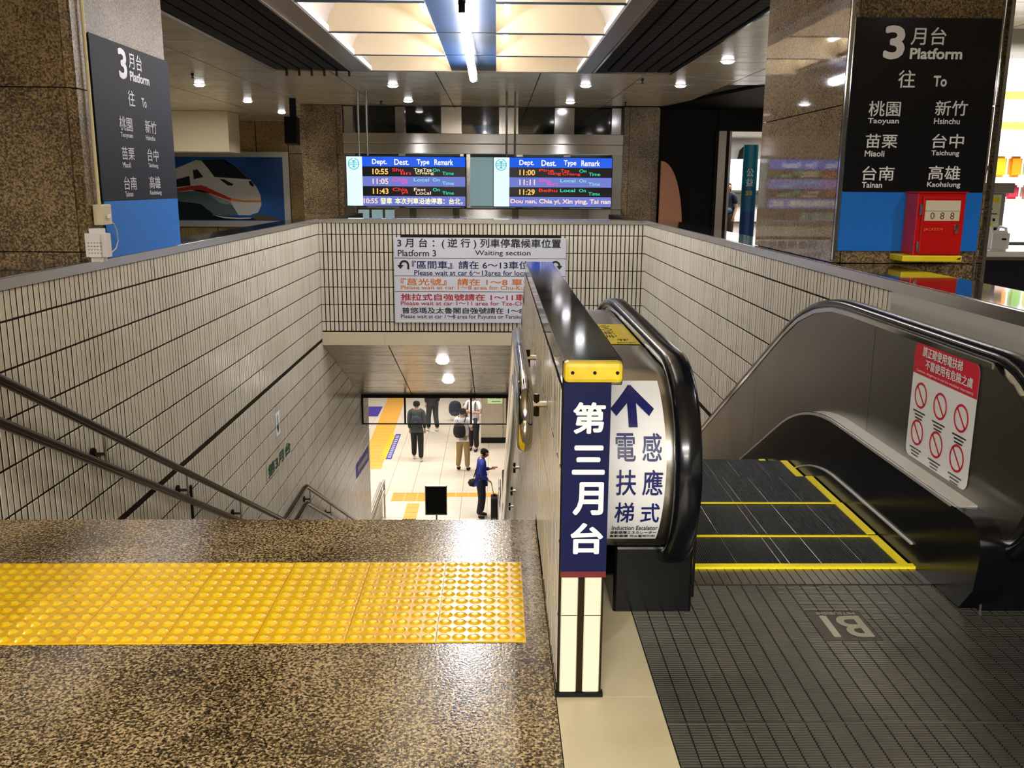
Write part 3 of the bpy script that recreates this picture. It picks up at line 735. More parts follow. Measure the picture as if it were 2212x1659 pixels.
# ================================================================ STAIR HANDRAILS
rl = E('handrail', (XL + .08, 3.8, -.6), 'dark double handrail on brackets along the left tiled stair wall', 'handrail')
xr_ = XL + .08
def raily(y, off):
    if y < 8.664: return .593 - (y - 3.835) * .5146 + off
    if y < 9.70: return -1.892 + .02 + off
    return -1.872 + off - (y - 9.70) * .506
for off in (0, -.20):
    pts_ = [(xr_, y, raily(y, off)) for y in (2.9, 5, 7, 8.60)] + [(xr_, 8.70, -1.872 + off)] + [(xr_, 9.62, -1.872 + off), (xr_, 9.74, raily(9.74, off))] + [(xr_, y, raily(y, off)) for y in (11, 13, 15.1)]
    smooth(put('rail', tube(B(), pts_, .024, 14), 'bronze', rl), 60)
for y in (3.55, 4.78, 5.99, 7.19, 8.40, 9.9, 11.1, 12.3, 13.5, 14.7):
    z = raily(y, -.1)
    smooth(put('post', cyl(B(), (xr_, y, z - .09), (xr_, y, z + .09), .007, n=8), 'steel', rl))
    b = B(); cyl(b, (xr_, y, z - .03), (XL + .012, y, z - .03), .010, n=10)
    o = smooth(put('bracket', b, 'bronze', rl)); put('flange', cyl(B(), (XL + .018, y, z - .03), (XL + .006, y, z - .03), .034, n=14), 'matte', o)
put('joint_sleeve', cyl(B(), (XL + .01, 6.25, -.95), (XL + .01, 6.25, -.70), .012, n=8), 'matte', rl)
rd = E('handrail', (.09, 2.8, -.2), 'polished steel double handrail with rounded end loop on the divider wall', 'handrail')
def rdy(y, off):
    return off if y < 3.85 else off - (y - 3.85) * .515 if y < 8.75 else off - 4.9 * .515 if y < 9.75 else off - 4.9 * .515 - (y - 9.75) * .515
U, Lw = .80, .605
pth = [(.09, y, rdy(y, Lw)) for y in (15.1, 12, 9.75, 8.75, 6, 3.85, 3.4, 2.95)]
rad = (U - Lw) / 2
arcp = [(.09, 2.82 - rad * math.sin(a), (U + Lw) / 2 - rad * math.cos(a)) for a in [math.pi * i / 12 for i in range(13)]]
pth = pth + arcp + [(.09, y, rdy(y, U)) for y in (2.95, 3.4, 3.85, 6, 8.75, 9.75, 12, 15.1)]
smooth(put('rail', tube(B(), pth, .0245, 16), 'mirror', rd), 60)
for y in (2.96, 3.8, 5.2, 6.4, 7.46, 8.4, 10.2, 11.6, 13, 14.3):
    z = rdy(y, (U + Lw) / 2)
    o = put('bracket', cyl(B(), (.09, y, z), (.170, y, z), .011, n=12), 'steel', rd)
    put('post', cyl(B(), (.135, y, z - .04), (.135, y, z + .035), .010, n=8), 'bronze', o)
for x, lab in ((-2.44, 'short steel handrail at the foot of the stairs, left side'), (.08, 'short steel handrail at the foot of the stairs, right side')):
    t_ = E('handrail', (x, 15.4, -5.78), lab, 'handrail')
    for off in (0, -.22): smooth(put('rail', tube(B(), [(x, 15.6, -4.90 + off), (x, 17, -4.90 + off), (x, 19.0, -4.90 + off)], .025, 12), 'mirror', t_), 60)
    put('post', cyl(B(), (x, 19.0, -5.78), (x, 19.0, -4.88), .022, n=12), 'mirror', t_)

# ================================================================ TACTILE TILES (concourse)
def dome_tile(w, d, nxy=6, cell=8, r=.0176, hgt=.005, th=.004, rt=.0138):
    b = B(); n = nxy * cell; g = []
    for j in range(n + 1):
        row = []
        for i in range(n + 1):
            x = -w / 2 + w * i / n; y = -d / 2 + d * j / n
            cx_ = -w / 2 + w * (int(min(i, n - 1) / cell) + .5) / nxy; cy_ = -d / 2 + d * (int(min(j, n - 1) / cell) + .5) / nxy
            q = math.hypot(x - cx_, y - cy_)
            # snap grid to circles for a clean edge
            t_ = max(0., min(1., (r - q) / (r - rt))); z = th + hgt * t_
            row.append(b.verts.new((x, y, z)))
        g.append(row)
    for j in range(n):
        for i in range(n): b.faces.new((g[j][i], g[j][i + 1], g[j + 1][i + 1], g[j + 1][i]))
    # sides
    bd = [g[0][i] for i in range(n + 1)] + [g[j][n] for j in range(1, n + 1)] + [g[n][i] for i in range(n - 1, -1, -1)] + [g[j][0] for j in range(n - 1, 0, -1)]
    lo_ = [b.verts.new((v.co.x * 1.004, v.co.y * 1.004, 0)) for v in bd]
    for i in range(len(bd)): b.faces.new((bd[i], lo_[i], lo_[(i + 1) % len(bd)], bd[(i + 1) % len(bd)]))
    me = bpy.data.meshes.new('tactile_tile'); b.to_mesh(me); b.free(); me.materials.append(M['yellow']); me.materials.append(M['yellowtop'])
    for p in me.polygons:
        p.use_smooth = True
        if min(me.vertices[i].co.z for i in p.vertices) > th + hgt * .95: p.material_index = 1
    try: me.set_sharp_from_angle(angle=math.radians(50))
    except Exception: pass
    return me
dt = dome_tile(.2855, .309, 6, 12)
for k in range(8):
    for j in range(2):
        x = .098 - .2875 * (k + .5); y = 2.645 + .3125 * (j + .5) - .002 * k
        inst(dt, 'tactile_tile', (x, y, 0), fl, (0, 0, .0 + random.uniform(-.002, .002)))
# orange guiding strips on the platform
bars = bpy.data.meshes.new('guide_tile'); bb = B(); box(bb, -.146, .146, -.146, .146, 0, .003)
for i in range(4): box(bb, -.115 + i * .067, -.085 + i * .067, -.13, .13, .003, .008)
bb.to_mesh(bars); bb.free(); bars.materials.append(M['orange'])
for k in range(34):
    for j in range(2 if k > 6 else 1): inst(bars, 'guide_tile', (-3.37 + .295 * j - .006 * k, 20.6 + k * .3, -5.78), pf)
for k in range(5): inst(bars, 'guide_tile', (-1.90, 17.6 + k * .3, -5.78), pf)
for k in range(10):
    x = -2.30 + k * .3; inst(bars, 'guide_tile', (x, 20.55, -5.78), pf, (0, 0, math.pi / 2))
    if k < 3: inst(bars, 'guide_tile', (x, 20.25, -5.78), pf, (0, 0, math.pi / 2))
for k in range(4): inst(bars, 'guide_tile', (-1.90, 18.9 + k * .3, -5.78), pf)
def decal(name, x0, x1, y0, y1, m, lab, txt=None):
    o = bx(name, m, x0, x1, y0, y1, -5.78, -5.774, label=lab, cat='floor sticker')
    if txt:
        b = B()
        for k in range(12): quad(b, lambda u, v: (u, v, -5.7735), x0 + .03, x1 - .03, y0 + .15 + k * .19, y0 + .23 + k * .19)
        put('print', b, 'white', o)
decal('floor_sticker', -3.10, -2.96, 23.4, 25.9, 'yellowp', 'long yellow floor sticker beside the orange guide strip')
decal('floor_sticker', -2.95, -2.80, 23.4, 25.9, M.setdefault('purple', mat('purple print', (.05, .03, .35), .5)), 'long purple floor sticker with white marks by the yellow one', 1)
decal('floor_sticker', -4.2, -3.75, 28.0, 29.3, 'purple', 'far purple arrow sticker left of the orange guide strip')

# ================================================================ PILLARS
def pillar(name, lab, x0, x1, y0, y1, faceside):
    t_ = E(name, ((x0 + x1) / 2, (y0 + y1) / 2, 0), lab, 'pillar')
    bx('core', 'matte', x0 + .03, x1 - .03, y0 + .03, y1 - .03, 0, 2.85, t_)
    zz = [0, 1.05, 1.90, 2.84] if faceside > 0 else [0, 1.0, 1.86, 2.84]
    nt3 = .045
    for a, c in zip(zz, zz[1:]):
        a += .003; c -= .003
        bx('facing_slab', 'pillar', x0 + nt3, x1 - nt3, y0, y0 + .03, a, c, t_)
        bx('facing_slab', 'pillar', x0 + nt3, x1 - nt3, y1 - .03, y1, a, c, t_)
        bx('facing_slab', 'polished' if faceside < 0 else 'pillar', x0, x0 + .03, y0 + nt3, y1 - nt3, a, c, t_)
        bx('facing_slab', 'polished' if faceside < 0 else 'pillar', x1 - .03, x1, y0 + nt3, y1 - nt3, a, c, t_)
        for xx, yy in ((x0, y0), (x1, y0), (x0, y1), (x1, y1)):
            sx_ = 1 if xx == x0 else -1; sy_ = 1 if yy == y0 else -1
            put('corner_slab', prismz(B(), [(xx + sx_ * .012, yy + sy_ * (nt3 - .003)), (xx + sx_ * (nt3 - .003), yy + sy_ * .012), (xx + sx_ * (nt3 - .003), yy + sy_ * (nt3 - .003))], a, c), 'pillar', t_)
    return t_
pl = pillar('pillar', 'brown granite pillar on the left with the charcoal platform sign on its side', -3.75, XL - .003, 4.98, 6.42, 1)
pr_ = pillar('pillar', 'brown granite pillar on the right behind the red cabinet', 1.895, 2.735, 5.12, 6.75, -1)
bx('corner_trim', 'mirror', 2.735, 2.755, 5.105, 5.16, 0, 2.84, pr_)
bx('corner_trim', 'mirror', 1.885, 1.90, 5.105, 5.125, 1.02, 2.84, pr_)
# platform signs
sr = E('platform_sign', (2.3, 5.1, 1.07), 'black platform 3 sign with blue lower band, white characters, on the right pillar', 'sign')
bx('panel', 'signblack', 1.908, 2.69, 5.10, 5.118, 1.396, 2.301, sr); bx('blue_band', 'blue', 1.908, 2.69, 5.10, 5.118, 1.072, 1.394, sr)
f = lambda u, v: (u, 5.0985, v)
LAY = [('3', 2.065, 2.179, 2.090, 2.262, .022), ('月台', 2.208, 2.397, 2.164, 2.255, .0), ('Platform', 2.210, 2.494, 2.092, 2.150, .025), ('往', 2.160, 2.253, 1.944, 2.036, .0), ('To', 2.352, 2.425, 1.952, 2.009, .02),
       ('桃園', 2.014, 2.188, 1.796, 1.876, 0), ('Taoyuan', 2.015, 2.185, 1.751, 1.787, .012), ('新竹', 2.377, 2.554, 1.802, 1.881, 0), ('Hsinchu', 2.377, 2.519, 1.758, 1.789, .012),
       ('苗栗', 2.012, 2.187, 1.629, 1.704, 0), ('Miaoli', 2.013, 2.122, 1.584, 1.616, .012), ('台中', 2.378, 2.553, 1.631, 1.707, 0), ('Taichung', 2.380, 2.535, 1.585, 1.619, .012),
       ('台南', 2.009, 2.186, 1.456, 1.533, 0), ('Tainan', 2.012, 2.125, 1.416, 1.448, .012), ('高雄', 2.375, 2.552, 1.461, 1.538, 0), ('Kaohsiung', 2.374, 2.560, 1.416, 1.451, .012)]
for s_, a, c, d, e, bo in LAY: T(s_, f, a, c, d, e, 'white', sr, bo + .008)
sl = E('platform_sign', (XL + .01, 5.8, .99), 'charcoal platform 3 sign with blue lower band on the left pillar', 'sign')
bx('panel', 'signgrey', XL + .004, XL + .010, 5.195, 6.405, 1.316, 2.205, sl); bx('blue_band', 'blue', XL + .004, XL + .010, 5.21, 6.405, 1.0, 1.314, sl)
f = lambda u, v: (XL + .0115, u, v)
for s_, a, c, d, e, bo in LAY:
    q = lambda x: 5.505 + (x - 2.010) * 1.09
    T(s_, f, q(a), q(c), d - .080, e - .080, 'signwhite', sl, bo + .006)
# divider end sign
ds = E('direction_sign', (.24, 2.33, .37), 'tall navy sign with four white characters on the end of the divider wall', 'sign')
bx('panel', 'navy', .178, .3025, 2.322, 2.334, .385, .914, ds); bx('red_band', 'darkred', .178, .3025, 2.322, 2.334, .368, .385, ds)
f = lambda u, v: (u, 2.3205, v)
for s_, a in (('第', (.203, .289, .777, .863)), ('三', (.203, .291, .664, .745)), ('月', (.207, .290, .549, .643)), ('台', (.203, .292, .437, .527))): T(s_, f, *a, 'white', ds, .03)
# waiting section sign
wsn = bx('waiting_sign', 'signwhite', -1.272, .862, YF - .032, YF - .012, -.282, .776, label='large white waiting section sign in Chinese and English on the far tiled wall', cat='sign')
f = lambda u, v: (u, YF - .0335, v)
M['ink'] = mat('black ink', (.006, .006, .008), .5); M['inkn'] = mat('navy ink', (.01, .012, .09), .5); M['inko'] = mat('orange ink', (.62, .18, .01), .5); M['inkr'] = mat('red ink', (.42, .01, .03), .5)
for s_, a, c, d, e, m_, bo in [('3 月 台 ：( 逆 行 ) 列車停靠候車位置', -1.227, .799, .640, .768, 'ink', .018), ('Platform 3', -1.223, -.749, .545, .625, 'ink', .01), ('Waiting section', -.267, .422, .545, .625, 'ink', .01),
        ('『區間車』請在 6～13車位置', -1.051, .533, .392, .492, 'inkn', .016), ('Please wait at car 6～13area for local train', -1.022, .592, .312, .376, 'inkn', .012),
        ('『莒光號』 請在 1～8 車位置', -1.190, .622, .187, .274, 'inko', .016), ('Please wait at car 1～8 area for Chu-Kuang train', -1.192, .681, .122, .185, 'inko', .01),
        ('推拉式自強號請在 1～11車位置', -1.194, .625, -.004, .083, 'inkr', .018), ('Please wait at car 1～11 area for Tze-Chiang train', -1.196, .684, -.078, -.012, 'inkr', .01),
        ('普悠瑪及太魯閣自強號請在 1～8 車位置', -1.186, .686, -.168, -.090, 'ink', .016), ('Please wait at car 1～8 area for Puyuma or Taroko ( Tze-Chiang )', -1.199, .775, -.244, -.178, 'ink', .008)]:
    T(s_, f, a, c, d, e, m_, wsn, bo)
b = B()
for z in (.524, .304, .109): quad(b, f, -1.27, .86, z - .003, z + .003)
put('divider_line', b, 'ink', wsn)
for cx_, s in ((-1.145, -1), (.735, 1)):
    b = B(); ring(b, f, cx_, .437, .036, .062, 14, 0, math.pi)
    fl_ = cx_ - s * .049; quad(b, f, fl_ - .013, fl_ + .013, .385, .437)
    tip = cx_ + s * .049; b.faces.new([b.verts.new(f(*p)) for p in ((tip - .04, .437), (tip + .04, .437), (tip, .388))])
    put('turn_arrow', b, 'ink', wsn)
# wall signs down the stairs
fw = lambda u, v: (XL + .008, u, v)
o = flat('wall_lettering', [(8.36, -1.36 - .02), (9.40, -1.42), (9.42, -1.25), (8.38, -1.20)], lambda u, v: (XL + .0065, u, v), 'tile', None, label='dark green platform lettering on the left stair wall', cat='sign')
M['inkg'] = mat('dark green ink', (.01, .07, .04), .5)
T('第3月台', fw, 8.40, 9.37, -1.375, -1.24, 'inkg', o, .05)
o = flat('wall_notice', [(8.80, -1.06), (8.97, -1.06), (8.97, -.82), (8.80, -.82)], lambda u, v: (XL + .0065, u, v), 'white', None, label='small white arrow notice above the green stair wall lettering', cat='sign')
T('↓', fw, 8.83, 8.94, -1.04, -.85, 'inkg', o, .03)
o = flat('wall_banner', [(13.69, -3.12), (15.1, -3.24), (15.1, -2.97), (13.69, -2.89)], lambda u, v: (XL + .0065, u, v), 'purple', None, label='long purple banner low on the left stair wall', cat='sign')
flat('print', [(13.85, -3.06), (14.95, -3.15), (14.95, -3.06), (13.85, -2.97)], lambda u, v: (XL + .009, u, v), 'steeld', o)
# glass smoke barrier
gb = E('smoke_barrier', (-.2, 14.47, -2.45), 'framed clear glass smoke barrier hanging at the bottom of the soffit', 'barrier')
for a, c in ((-2.17, -1.50), (-1.48, -.42), (-.40, .17), (.19, 1.83)): bx('pane', 'glass', a, c, 14.468, 14.474, -2.42, -2.0, gb)
for x in (-2.185, -1.49, -.41, .18): bx('post', 'matte', x - .014, x + .014, 14.455, 14.485, -2.43, -1.95, gb)
bx('bottom_rail', 'matte', -2.2, 1.85, 14.462, 14.48, -2.435, -2.418, gb)
# ================================================================ RED CABINET ON THE RIGHT PILLAR
rc = E('hydrant_cabinet', (2.4, 4.95, 1.02), 'small red metal cabinet numbered 0 8 8 on a yellow base', 'cabinet')
bx('body', 'red', 2.262, 2.522, 4.945, 5.094, 1.06, 1.392, rc, bev=.004)
dr = bx('door', 'red', 2.288, 2.516, 4.932, 4.945, 1.068, 1.372, rc, bev=.003)
bx('top_lip', 'red', 2.255, 2.530, 4.932, 5.094, 1.392, 1.399, rc)
pw_ = bx('number_plate', 'cream', 2.300, 2.488, 4.927, 4.932, 1.246, 1.353, dr)
bx('ledge', 'tile', 2.302, 2.486, 4.921, 4.927, 1.299, 1.306, pw_)
f = lambda u, v: (u, 4.9262, v)
for x in (2.330, 2.383, 2.437): T('0' if x < 2.34 else '8', f, x, x + .022, 1.254, 1.290, 'darkred', pw_, .0)
T('JACKETM', f, 2.300, 2.402, 1.190, 1.207, M.setdefault('orangep', mat('worn orange print', (.8, .16, .02), .6)), dr, .01)
lk = bx('lock', 'mirror', 2.464, 2.486, 4.918, 4.932, 1.196, 1.226, dr, bev=.003); put('key_slot', cyl(B(), (2.475, 4.92, 1.186), (2.475, 4.914, 1.186), .008, n=10), 'steel', dr)
for z in (1.105, 1.305): put('hinge', cyl(B(), (2.281, 4.934, z - .028), (2.281, 4.934, z + .028), .0075, n=10), 'mirror', rc)
for a, c in ((2.165, 2.30), (2.30, 2.525)): pass
b = B(); box(b, 2.200, 2.527, 4.925, 5.094, 1.026, 1.060, .006); put('base_tray', b, 'yellowp', rc)
put('drain_slot', prismy(B(), [(2.495, 1.04), (2.505, 1.048), (2.520, 1.05), (2.515, 1.038)], 4.923, 4.927), 'darkred', rc)

# ================================================================ OUTLET, CONDUIT, WHITE AIR FRESHENER ON THE LEFT PILLAR
ob = E('outlet_box', (-2.17, 5.15, 1.19), 'cream electrical outlet box with conduit on the left pillar corner', 'outlet')
bx('box', 'cream', -2.195, -2.145, 5.065, 5.19, 1.190, 1.300, ob, bev=.004)
smooth(put('conduit', tube(B(), [(-2.185, 5.13, 1.298), (-2.185, 5.13, 1.8), (-2.185, 5.13, 2.82)], .0095, 10), M.setdefault('conduitm', mat('cream conduit', (.66, .58, .33), .5)), ob))
bx('socket_tab', 'white', -2.145, -2.13, 5.12, 5.145, 1.225, 1.246, ob, bev=.003)
wb = E('white_box', (-2.14, 5.04, 1.0), 'rounded white plastic device with vent holes standing on the left coping', 'device')
b = B(); box(b, -2.215, -2.098, 4.955, 5.062, .998, 1.176); bmesh.ops.bevel(b, geom=[e for e in b.edges], offset=.026, segments=4, affect='EDGES'); smooth(put('shell', b, M.setdefault('plastic', mat('white plastic', (.72, .70, .68), .35)), wb))
b = B()
for r_ in range(4):
    for k in range(5): quad(b, lambda u, v: (u + .055, 4.9545, v), -2.245 + k * .016, -2.237 + k * .016, 1.045 + r_ * .018, 1.049 + r_ * .018)
put('vent_holes', b, 'steeld', wb, kind='stuff')
smooth(put('cable', tube(B(), [(-2.15, 5.18, 1.205), (-2.15, 5.22, 1.19), (-2.17, 5.30, 1.15), (-2.18, 5.33, 1.09), (-2.18, 5.29, 1.05), (-2.13, 5.09, 1.035)], .0035, 8), 'plastic', wb))

# ================================================================ DEPARTURE SCREENS
def logo(parent, cx_, cz, r, f):
    b = B(); ring(b, f, cx_, cz, r * .86, r, 32, math.radians(100), math.radians(440)); quad(b, f, cx_ - r, cx_ + r, cz + r * .10, cz + r * .22); quad(b, f, cx_ - r, cx_ + r, cz - r * .22, cz - r * .10)
    quad(b, f, cx_ - .03 * 1, cx_ + .03, cz + r * .45, cz + r * .6); b.faces.new([b.verts.new(f(*p)) for p in ((cx_ - r * .35, cz + r * .55), (cx_, cz + r * .25), (cx_ + r * .35, cz + r * .55))])
    quad(b, f, cx_ - r * .06, cx_ + r * .06, cz - r * .5, cz + r * .5); b.faces.new([b.verts.new(f(*p)) for p in ((cx_ - r * .4, cz - r * .62), (cx_ + r * .4, cz - r * .62), (cx_, cz - r * .3))])
    put('emblem', b, 'e_logo', parent)
def screen(x0, lab, rows, ticker, w=1.85, zt=1.835, zb=1.085, side=.245):
    t_ = E('departure_screen', (x0 + w / 2, 14.65, zb), lab, 'display', 'hanging departure screens')
    x1 = x0 + w; bx('casing', 'matte', x0 - .012, x1 + .012, 14.60, 14.70, zb - .012, zt + .012, t_, bev=.003)
    f0 = lambda u, v: (u, 14.597, v); f = lambda u, v: (u, 14.594, v)
    sp = put('side_panel', quad(B(), f0, x0, x0 + side, zb, zt), 'e_cyan', t_); logo(sp, x0 + .115, zt - .112, .088, f)
    h = .15; z = zt; cols_ = ['e_blue', 'e_black', 'e_lilac', 'e_black', 'e_lilac']; xs0 = x0 + side
    pan = []
    for k, c in enumerate(cols_):
        z0 = zt - (k + 1) * (zt - zb) / 5; z1 = zt - k * (zt - zb) / 5
        pan.append(put('screen_row', quad(B(), f0, xs0, x1, z0, z1), c, t_))
    for s_, a, c in (('Dept.', .155, .385), ('Dest.', .50, .73), ('Type', .85, 1.045), ('Remark', 1.125, 1.415)):
        T(s_, f, xs0 + a, xs0 + c, zt - .125 + (0 if 'p' not in s_ else -.012), zt - .035, 'e_white', pan[0], .018)
    for k, r_ in enumerate(rows):
        zt_ = zt - (k + 1) * .15; ca, cb, cg = r_[5]
        T(r_[0], f, xs0 + .158, xs0 + .402, zt_ - .118, zt_ - .032, ca, pan[k + 1], .02)
        d = r_[1]
        T(d[0], f, xs0 + .465, xs0 + .465 + .058 * len(d[0]), zt_ - .072, zt_ - .022, cb, pan[k + 1], .010)
        if len(d) > 1: T(d[1], f, xs0 + .60, xs0 + .60 + .052 * len(d[1]), zt_ - .122, zt_ - .072, cb, pan[k + 1], .010)
        d = r_[2]; T(d[0], f, xs0 + .80, xs0 + .80 + .047 * len(d[0]), zt_ - .072, zt_ - .022, r_[3], pan[k + 1], .010)
        if len(d) > 1: T(d[1], f, xs0 + .80 + .03, xs0 + .83 + .047 * len(d[1]), zt_ - .126, zt_ - .074, r_[3], pan[k + 1], .010)
        T('On', f, xs0 + 1.095, xs0 + 1.205, zt_ - .072, zt_ - .022, cg, pan[k + 1], .010); T('Time', f, xs0 + 1.245, xs0 + 1.425, zt_ - .122, zt_ - .072, cg, pan[k + 1], .010)
    for s_, a, c, hh in ticker: T(s_, f, xs0 + a, xs0 + c, zb + .035 - hh, zb + .115 + hh, 'e_peach' if s_[0] in '1D' else 'e_pale', pan[4], .025)
    for xx in (x0 + .20, x0 + .33): put('hanging_rod', cyl(B(), (xx, 14.65, zt), (xx, 14.65, 2.84), .017, n=10), 'steeld', t_)
    return t_
screen(-2.342, 'left hanging departure screen, first train 10:55', [
    ('10:55', ('Shu', 'lin'), ('TzeTze', 'Chiang'), 'e_pale', 0, ('e_amber', 'e_red', 'e_green')),
    ('11:05', ('Chia', 'yi'), ('Local',), 'e_mint', 0, ('e_peach', 'e_pink', 'e_mint')),
    ('11:43', ('Chia', 'yi'), ('Fast', 'Local'), 'e_peach', 0, ('e_amber', 'e_red', 'e_green'))],
    [('10:55', .01, .23, 0), ('發車', .27, .455, .010), ('本次列車沿途停靠：台北，', .50, 1.56, .010)])
screen(-.048, 'right hanging departure screen, first train 11:00', [
    ('11:00', ('Ping', 'tung'), ('Tze', 'Chiang'), 'e_red', 0, ('e_amber', 'e_red', 'e_green')),
    ('11:11', ('Shu', 'lin'), ('Local',), 'e_mint', 0, ('e_peach', 'e_pink', 'e_mint')),
    ('11:29', ('Beihu',), ('Local',), 'e_green', 0, ('e_amber', 'e_red', 'e_green'))],
    [('Dou nan, Chia yi, Xin ying, Tai nan', .02, 1.60, .004)])

# ================================================================ STEEL BOOTH AND COLUMNS AT THE BACK
def column(x0, x1, lab, y0=17.2, y1=17.9):
    t_ = E('column', ((x0 + x1) / 2, (y0 + y1) / 2, 0), lab, 'column')
    bx('core', 'matte', x0 + .02, x1 - .02, y0 + .02, y1, 0, 2.82, t_)
    for a, c in ((0, .88), (.885, 1.935), (1.94, 2.815)):
        bx('facing_slab', 'column', x0 + .10, x1 - .11, y0, y0 + .03, a, c, t_); bx('facing_slab', 'column', x0, x0 + .095, y0 + .012, y1, a, c, t_); bx('facing_slab', 'column', x1 - .105, x1, y0 + .012, y1, a, c, t_)
    return t_
column(-3.56, -2.82, 'granite column left of the steel booth at the back'); column(2.33, 2.98, 'granite column right of the steel booth at the back')
bo = E('ticket_booth', (-.25, 17.4, 0), 'stainless steel ticket booth with dark upper glazing between two granite columns', 'booth')
bx('upper_glazing', 'darkglass', -2.82, 2.33, 17.42, 17.44, 2.33, 2.82, bo)
for a, c in ((-2.80, -2.63), (-1.86, -1.69), (-1.02, -.65), (.04, .39), (1.06, 1.42), (2.11, 2.28)): bx('steel_mullion', 'mirror', a, c, 17.30, 17.42, 2.33, 2.80, bo)
def halfround(x0, x1, z0, z1, y, dep, n=10):
    b = B(); rows = []
    for i in range(n + 1):
        a = -math.pi / 2 + math.pi * i / n; rows.append([b.verts.new((x, y - dep * math.cos(a), (z0 + z1) / 2 + (z1 - z0) / 2 * math.sin(a))) for x in (x0, x1)])
    for A, C in zip(rows, rows[1:]): b.faces.new((A[0], A[1], C[1], C[0]))
    return b
bx('fascia', 'steelh', -2.82, 2.33, 17.22, 17.40, 2.15, 2.33, bo, bev=.01); bx('fascia', 'steelh', -2.82, 2.33, 17.24, 17.40, 1.97, 2.145, bo, bev=.01)
bx('back_panel', 'paleglass', -2.6, 2.1, 18.6, 18.62, 1.0, 1.95, bo)
bx('inner_wall', 'steeld', -2.82, 2.33, 18.7, 18.75, 0, 2.3, bo)
for a, c in ((-2.82, -2.66), (2.14, 2.33)): bx('jamb', 'steeld', a, c, 17.26, 17.40, 0, 1.97, bo)
for x in (-1.75, -.62, -.55, .42, 1.30): bx('window_post', 'steel', x - .06, x + .06, 17.3, 17.38, 1.0, 1.97, bo)
for a, c in ((-1.68, -.70), (.48, 1.24), (1.36, 2.1)): bx('light_box', 'e_cyan', a, c, 17.6, 17.7, 1.86, 1.93, bo)
bx('counter', 'steelh', -1.9, 2.14, 17.20, 17.42, .0, .98, bo, bev=.012); bx('counter_ledge', 'mirror', -2.82, 2.33, 17.1, 17.45, .985, 1.0, bo)
for k in range(4): bx('lower_glass', 'paleglass', -2.58 + k * .25, -2.38 + k * .25, 17.30, 17.32, .62, .95, bo)
for x in (-1.55, -.75, .35, 1.65): bx('post', 'steeld', x - .06, x + .06, 17.16, 17.20, 0, .98, bo)

# wall behind with train poster, duct, loudspeaker
wg = bx('wall_back', 'wallgran', -12, -3.5, 21.95, 22.2, 0, 2.85, kind='structure')
for x in (-6.6, -5.6, -4.86, -3.9): bx('panel_joint', 'grout', x - .008, x + .008, 21.943, 21.95, 0, 2.83, wg)
bx('panel_joint', 'grout', -12, -3.5, 21.943, 21.95, 2.09, 2.102, wg)
po = E('train_poster', (-6.4, 21.9, .45), 'framed poster of a white express train with red stripe on blue', 'poster')
PX0, PX1, PZ0, PZ1 = -7.9, -4.99, .55, 2.01
bx('backing', 'frame', PX0 - .12, PX1 + .14, 21.90, 21.945, PZ0 - .14, PZ1 + .12, po)
for nm, a in (('frame_bar', (PX0 - .12, PX1 + .14, PZ1, PZ1 + .12)), ('frame_bar', (PX0 - .12, PX1 + .14, PZ0 - .14, PZ0)), ('frame_bar', (PX1, PX1 + .14, PZ0, PZ1)), ('frame_bar', (PX0 - .12, PX0, PZ0, PZ1))): bx(nm, M.setdefault('alu', mat('pale aluminium', (.55, .55, .52), .4, .5)), a[0], a[1], 21.86, 21.905, a[2], a[3], po)
P_ = lambda px, py: (-7.564 + (px - 375) * (2.57 / 238.), 2.010 - (py - 339) * (1.443 / 136.))
def zz_(pts): return [P_(360 + x * 280 / 2212., 320 + y * 180 / 1422.) for x, y in pts]   # layout of the printed picture, in poster units
def pic(name, pts, m, lay): return flat(name, zz_(pts), lambda u, v: (u, 21.898 - lay * .002, v), m, po)
def pm(n, c, r=.5): return M.setdefault(n, mat(n, c, r))
put('picture_ground', quad(B(), lambda u, v: (u, 21.898, v), PX0, PX1, PZ0, PZ1), mat('poster blue', (.003, .045, .22), .35, vary=(.9, (.004, .14, .55), .25)), po)
pic('train_body', [(-300, 560), (150, 365), (530, 205), (620, 215), (1000, 190), (1200, 320), (1430, 525), (1530, 650), (1595, 790), (1605, 960), (1540, 1090), (1400, 1140), (1200, 1140), (780, 1150), (-300, 900)], pm('train white', (.72, .74, .73), .35), 1)
pic('train_shade', [(-300, 760), (190, 750), (560, 720), (700, 760), (900, 930), (1100, 960), (1200, 1140), (780, 1160), (-300, 960)], pm('train grey', (.10, .16, .17)), 2)
pic('train_flank', [(560, 640), (700, 650), (720, 780), (1080, 905), (1100, 960), (900, 935), (720, 790), (560, 720)], pm('train mid grey', (.30, .36, .36)), 2.5)
pic('windshield', [(620, 210), (760, 200), (1000, 190), (1020, 250), (1190, 310), (1320, 430), (1430, 527), (830, 490), (740, 360)], pm('train glass', (.004, .012, .018), .1), 3)
pic('train_stripe', [(-300, 760), (180, 690), (420, 645), (600, 632), (760, 700), (1090, 850), (1300, 885), (1600, 885), (1600, 915), (1300, 915), (1080, 895), (750, 775), (590, 712), (420, 712), (180, 745), (-300, 820)], pm('train red', (.55, .03, .02)), 3)
pic('train_stripe', [(1090, 850), (1300, 885), (1600, 885), (1600, 915), (1300, 915), (1080, 895)], pm('train orange', (.85, .27, .02)), 4)
pic('train_window', [(165, 540), (405, 475), (410, 640), (175, 668)], 'train glass', 4)
pic('train_window', [(470, 380), (545, 362), (640, 490), (475, 530)], 'train glass', 4)
pic('headlight', [(915, 530), (985, 528), (1145, 610), (1120, 636), (1050, 632)], 'train glass', 4)
pic('headlight', [(1405, 555), (1450, 556), (1495, 620), (1480, 655), (1425, 620)], 'train glass', 4)
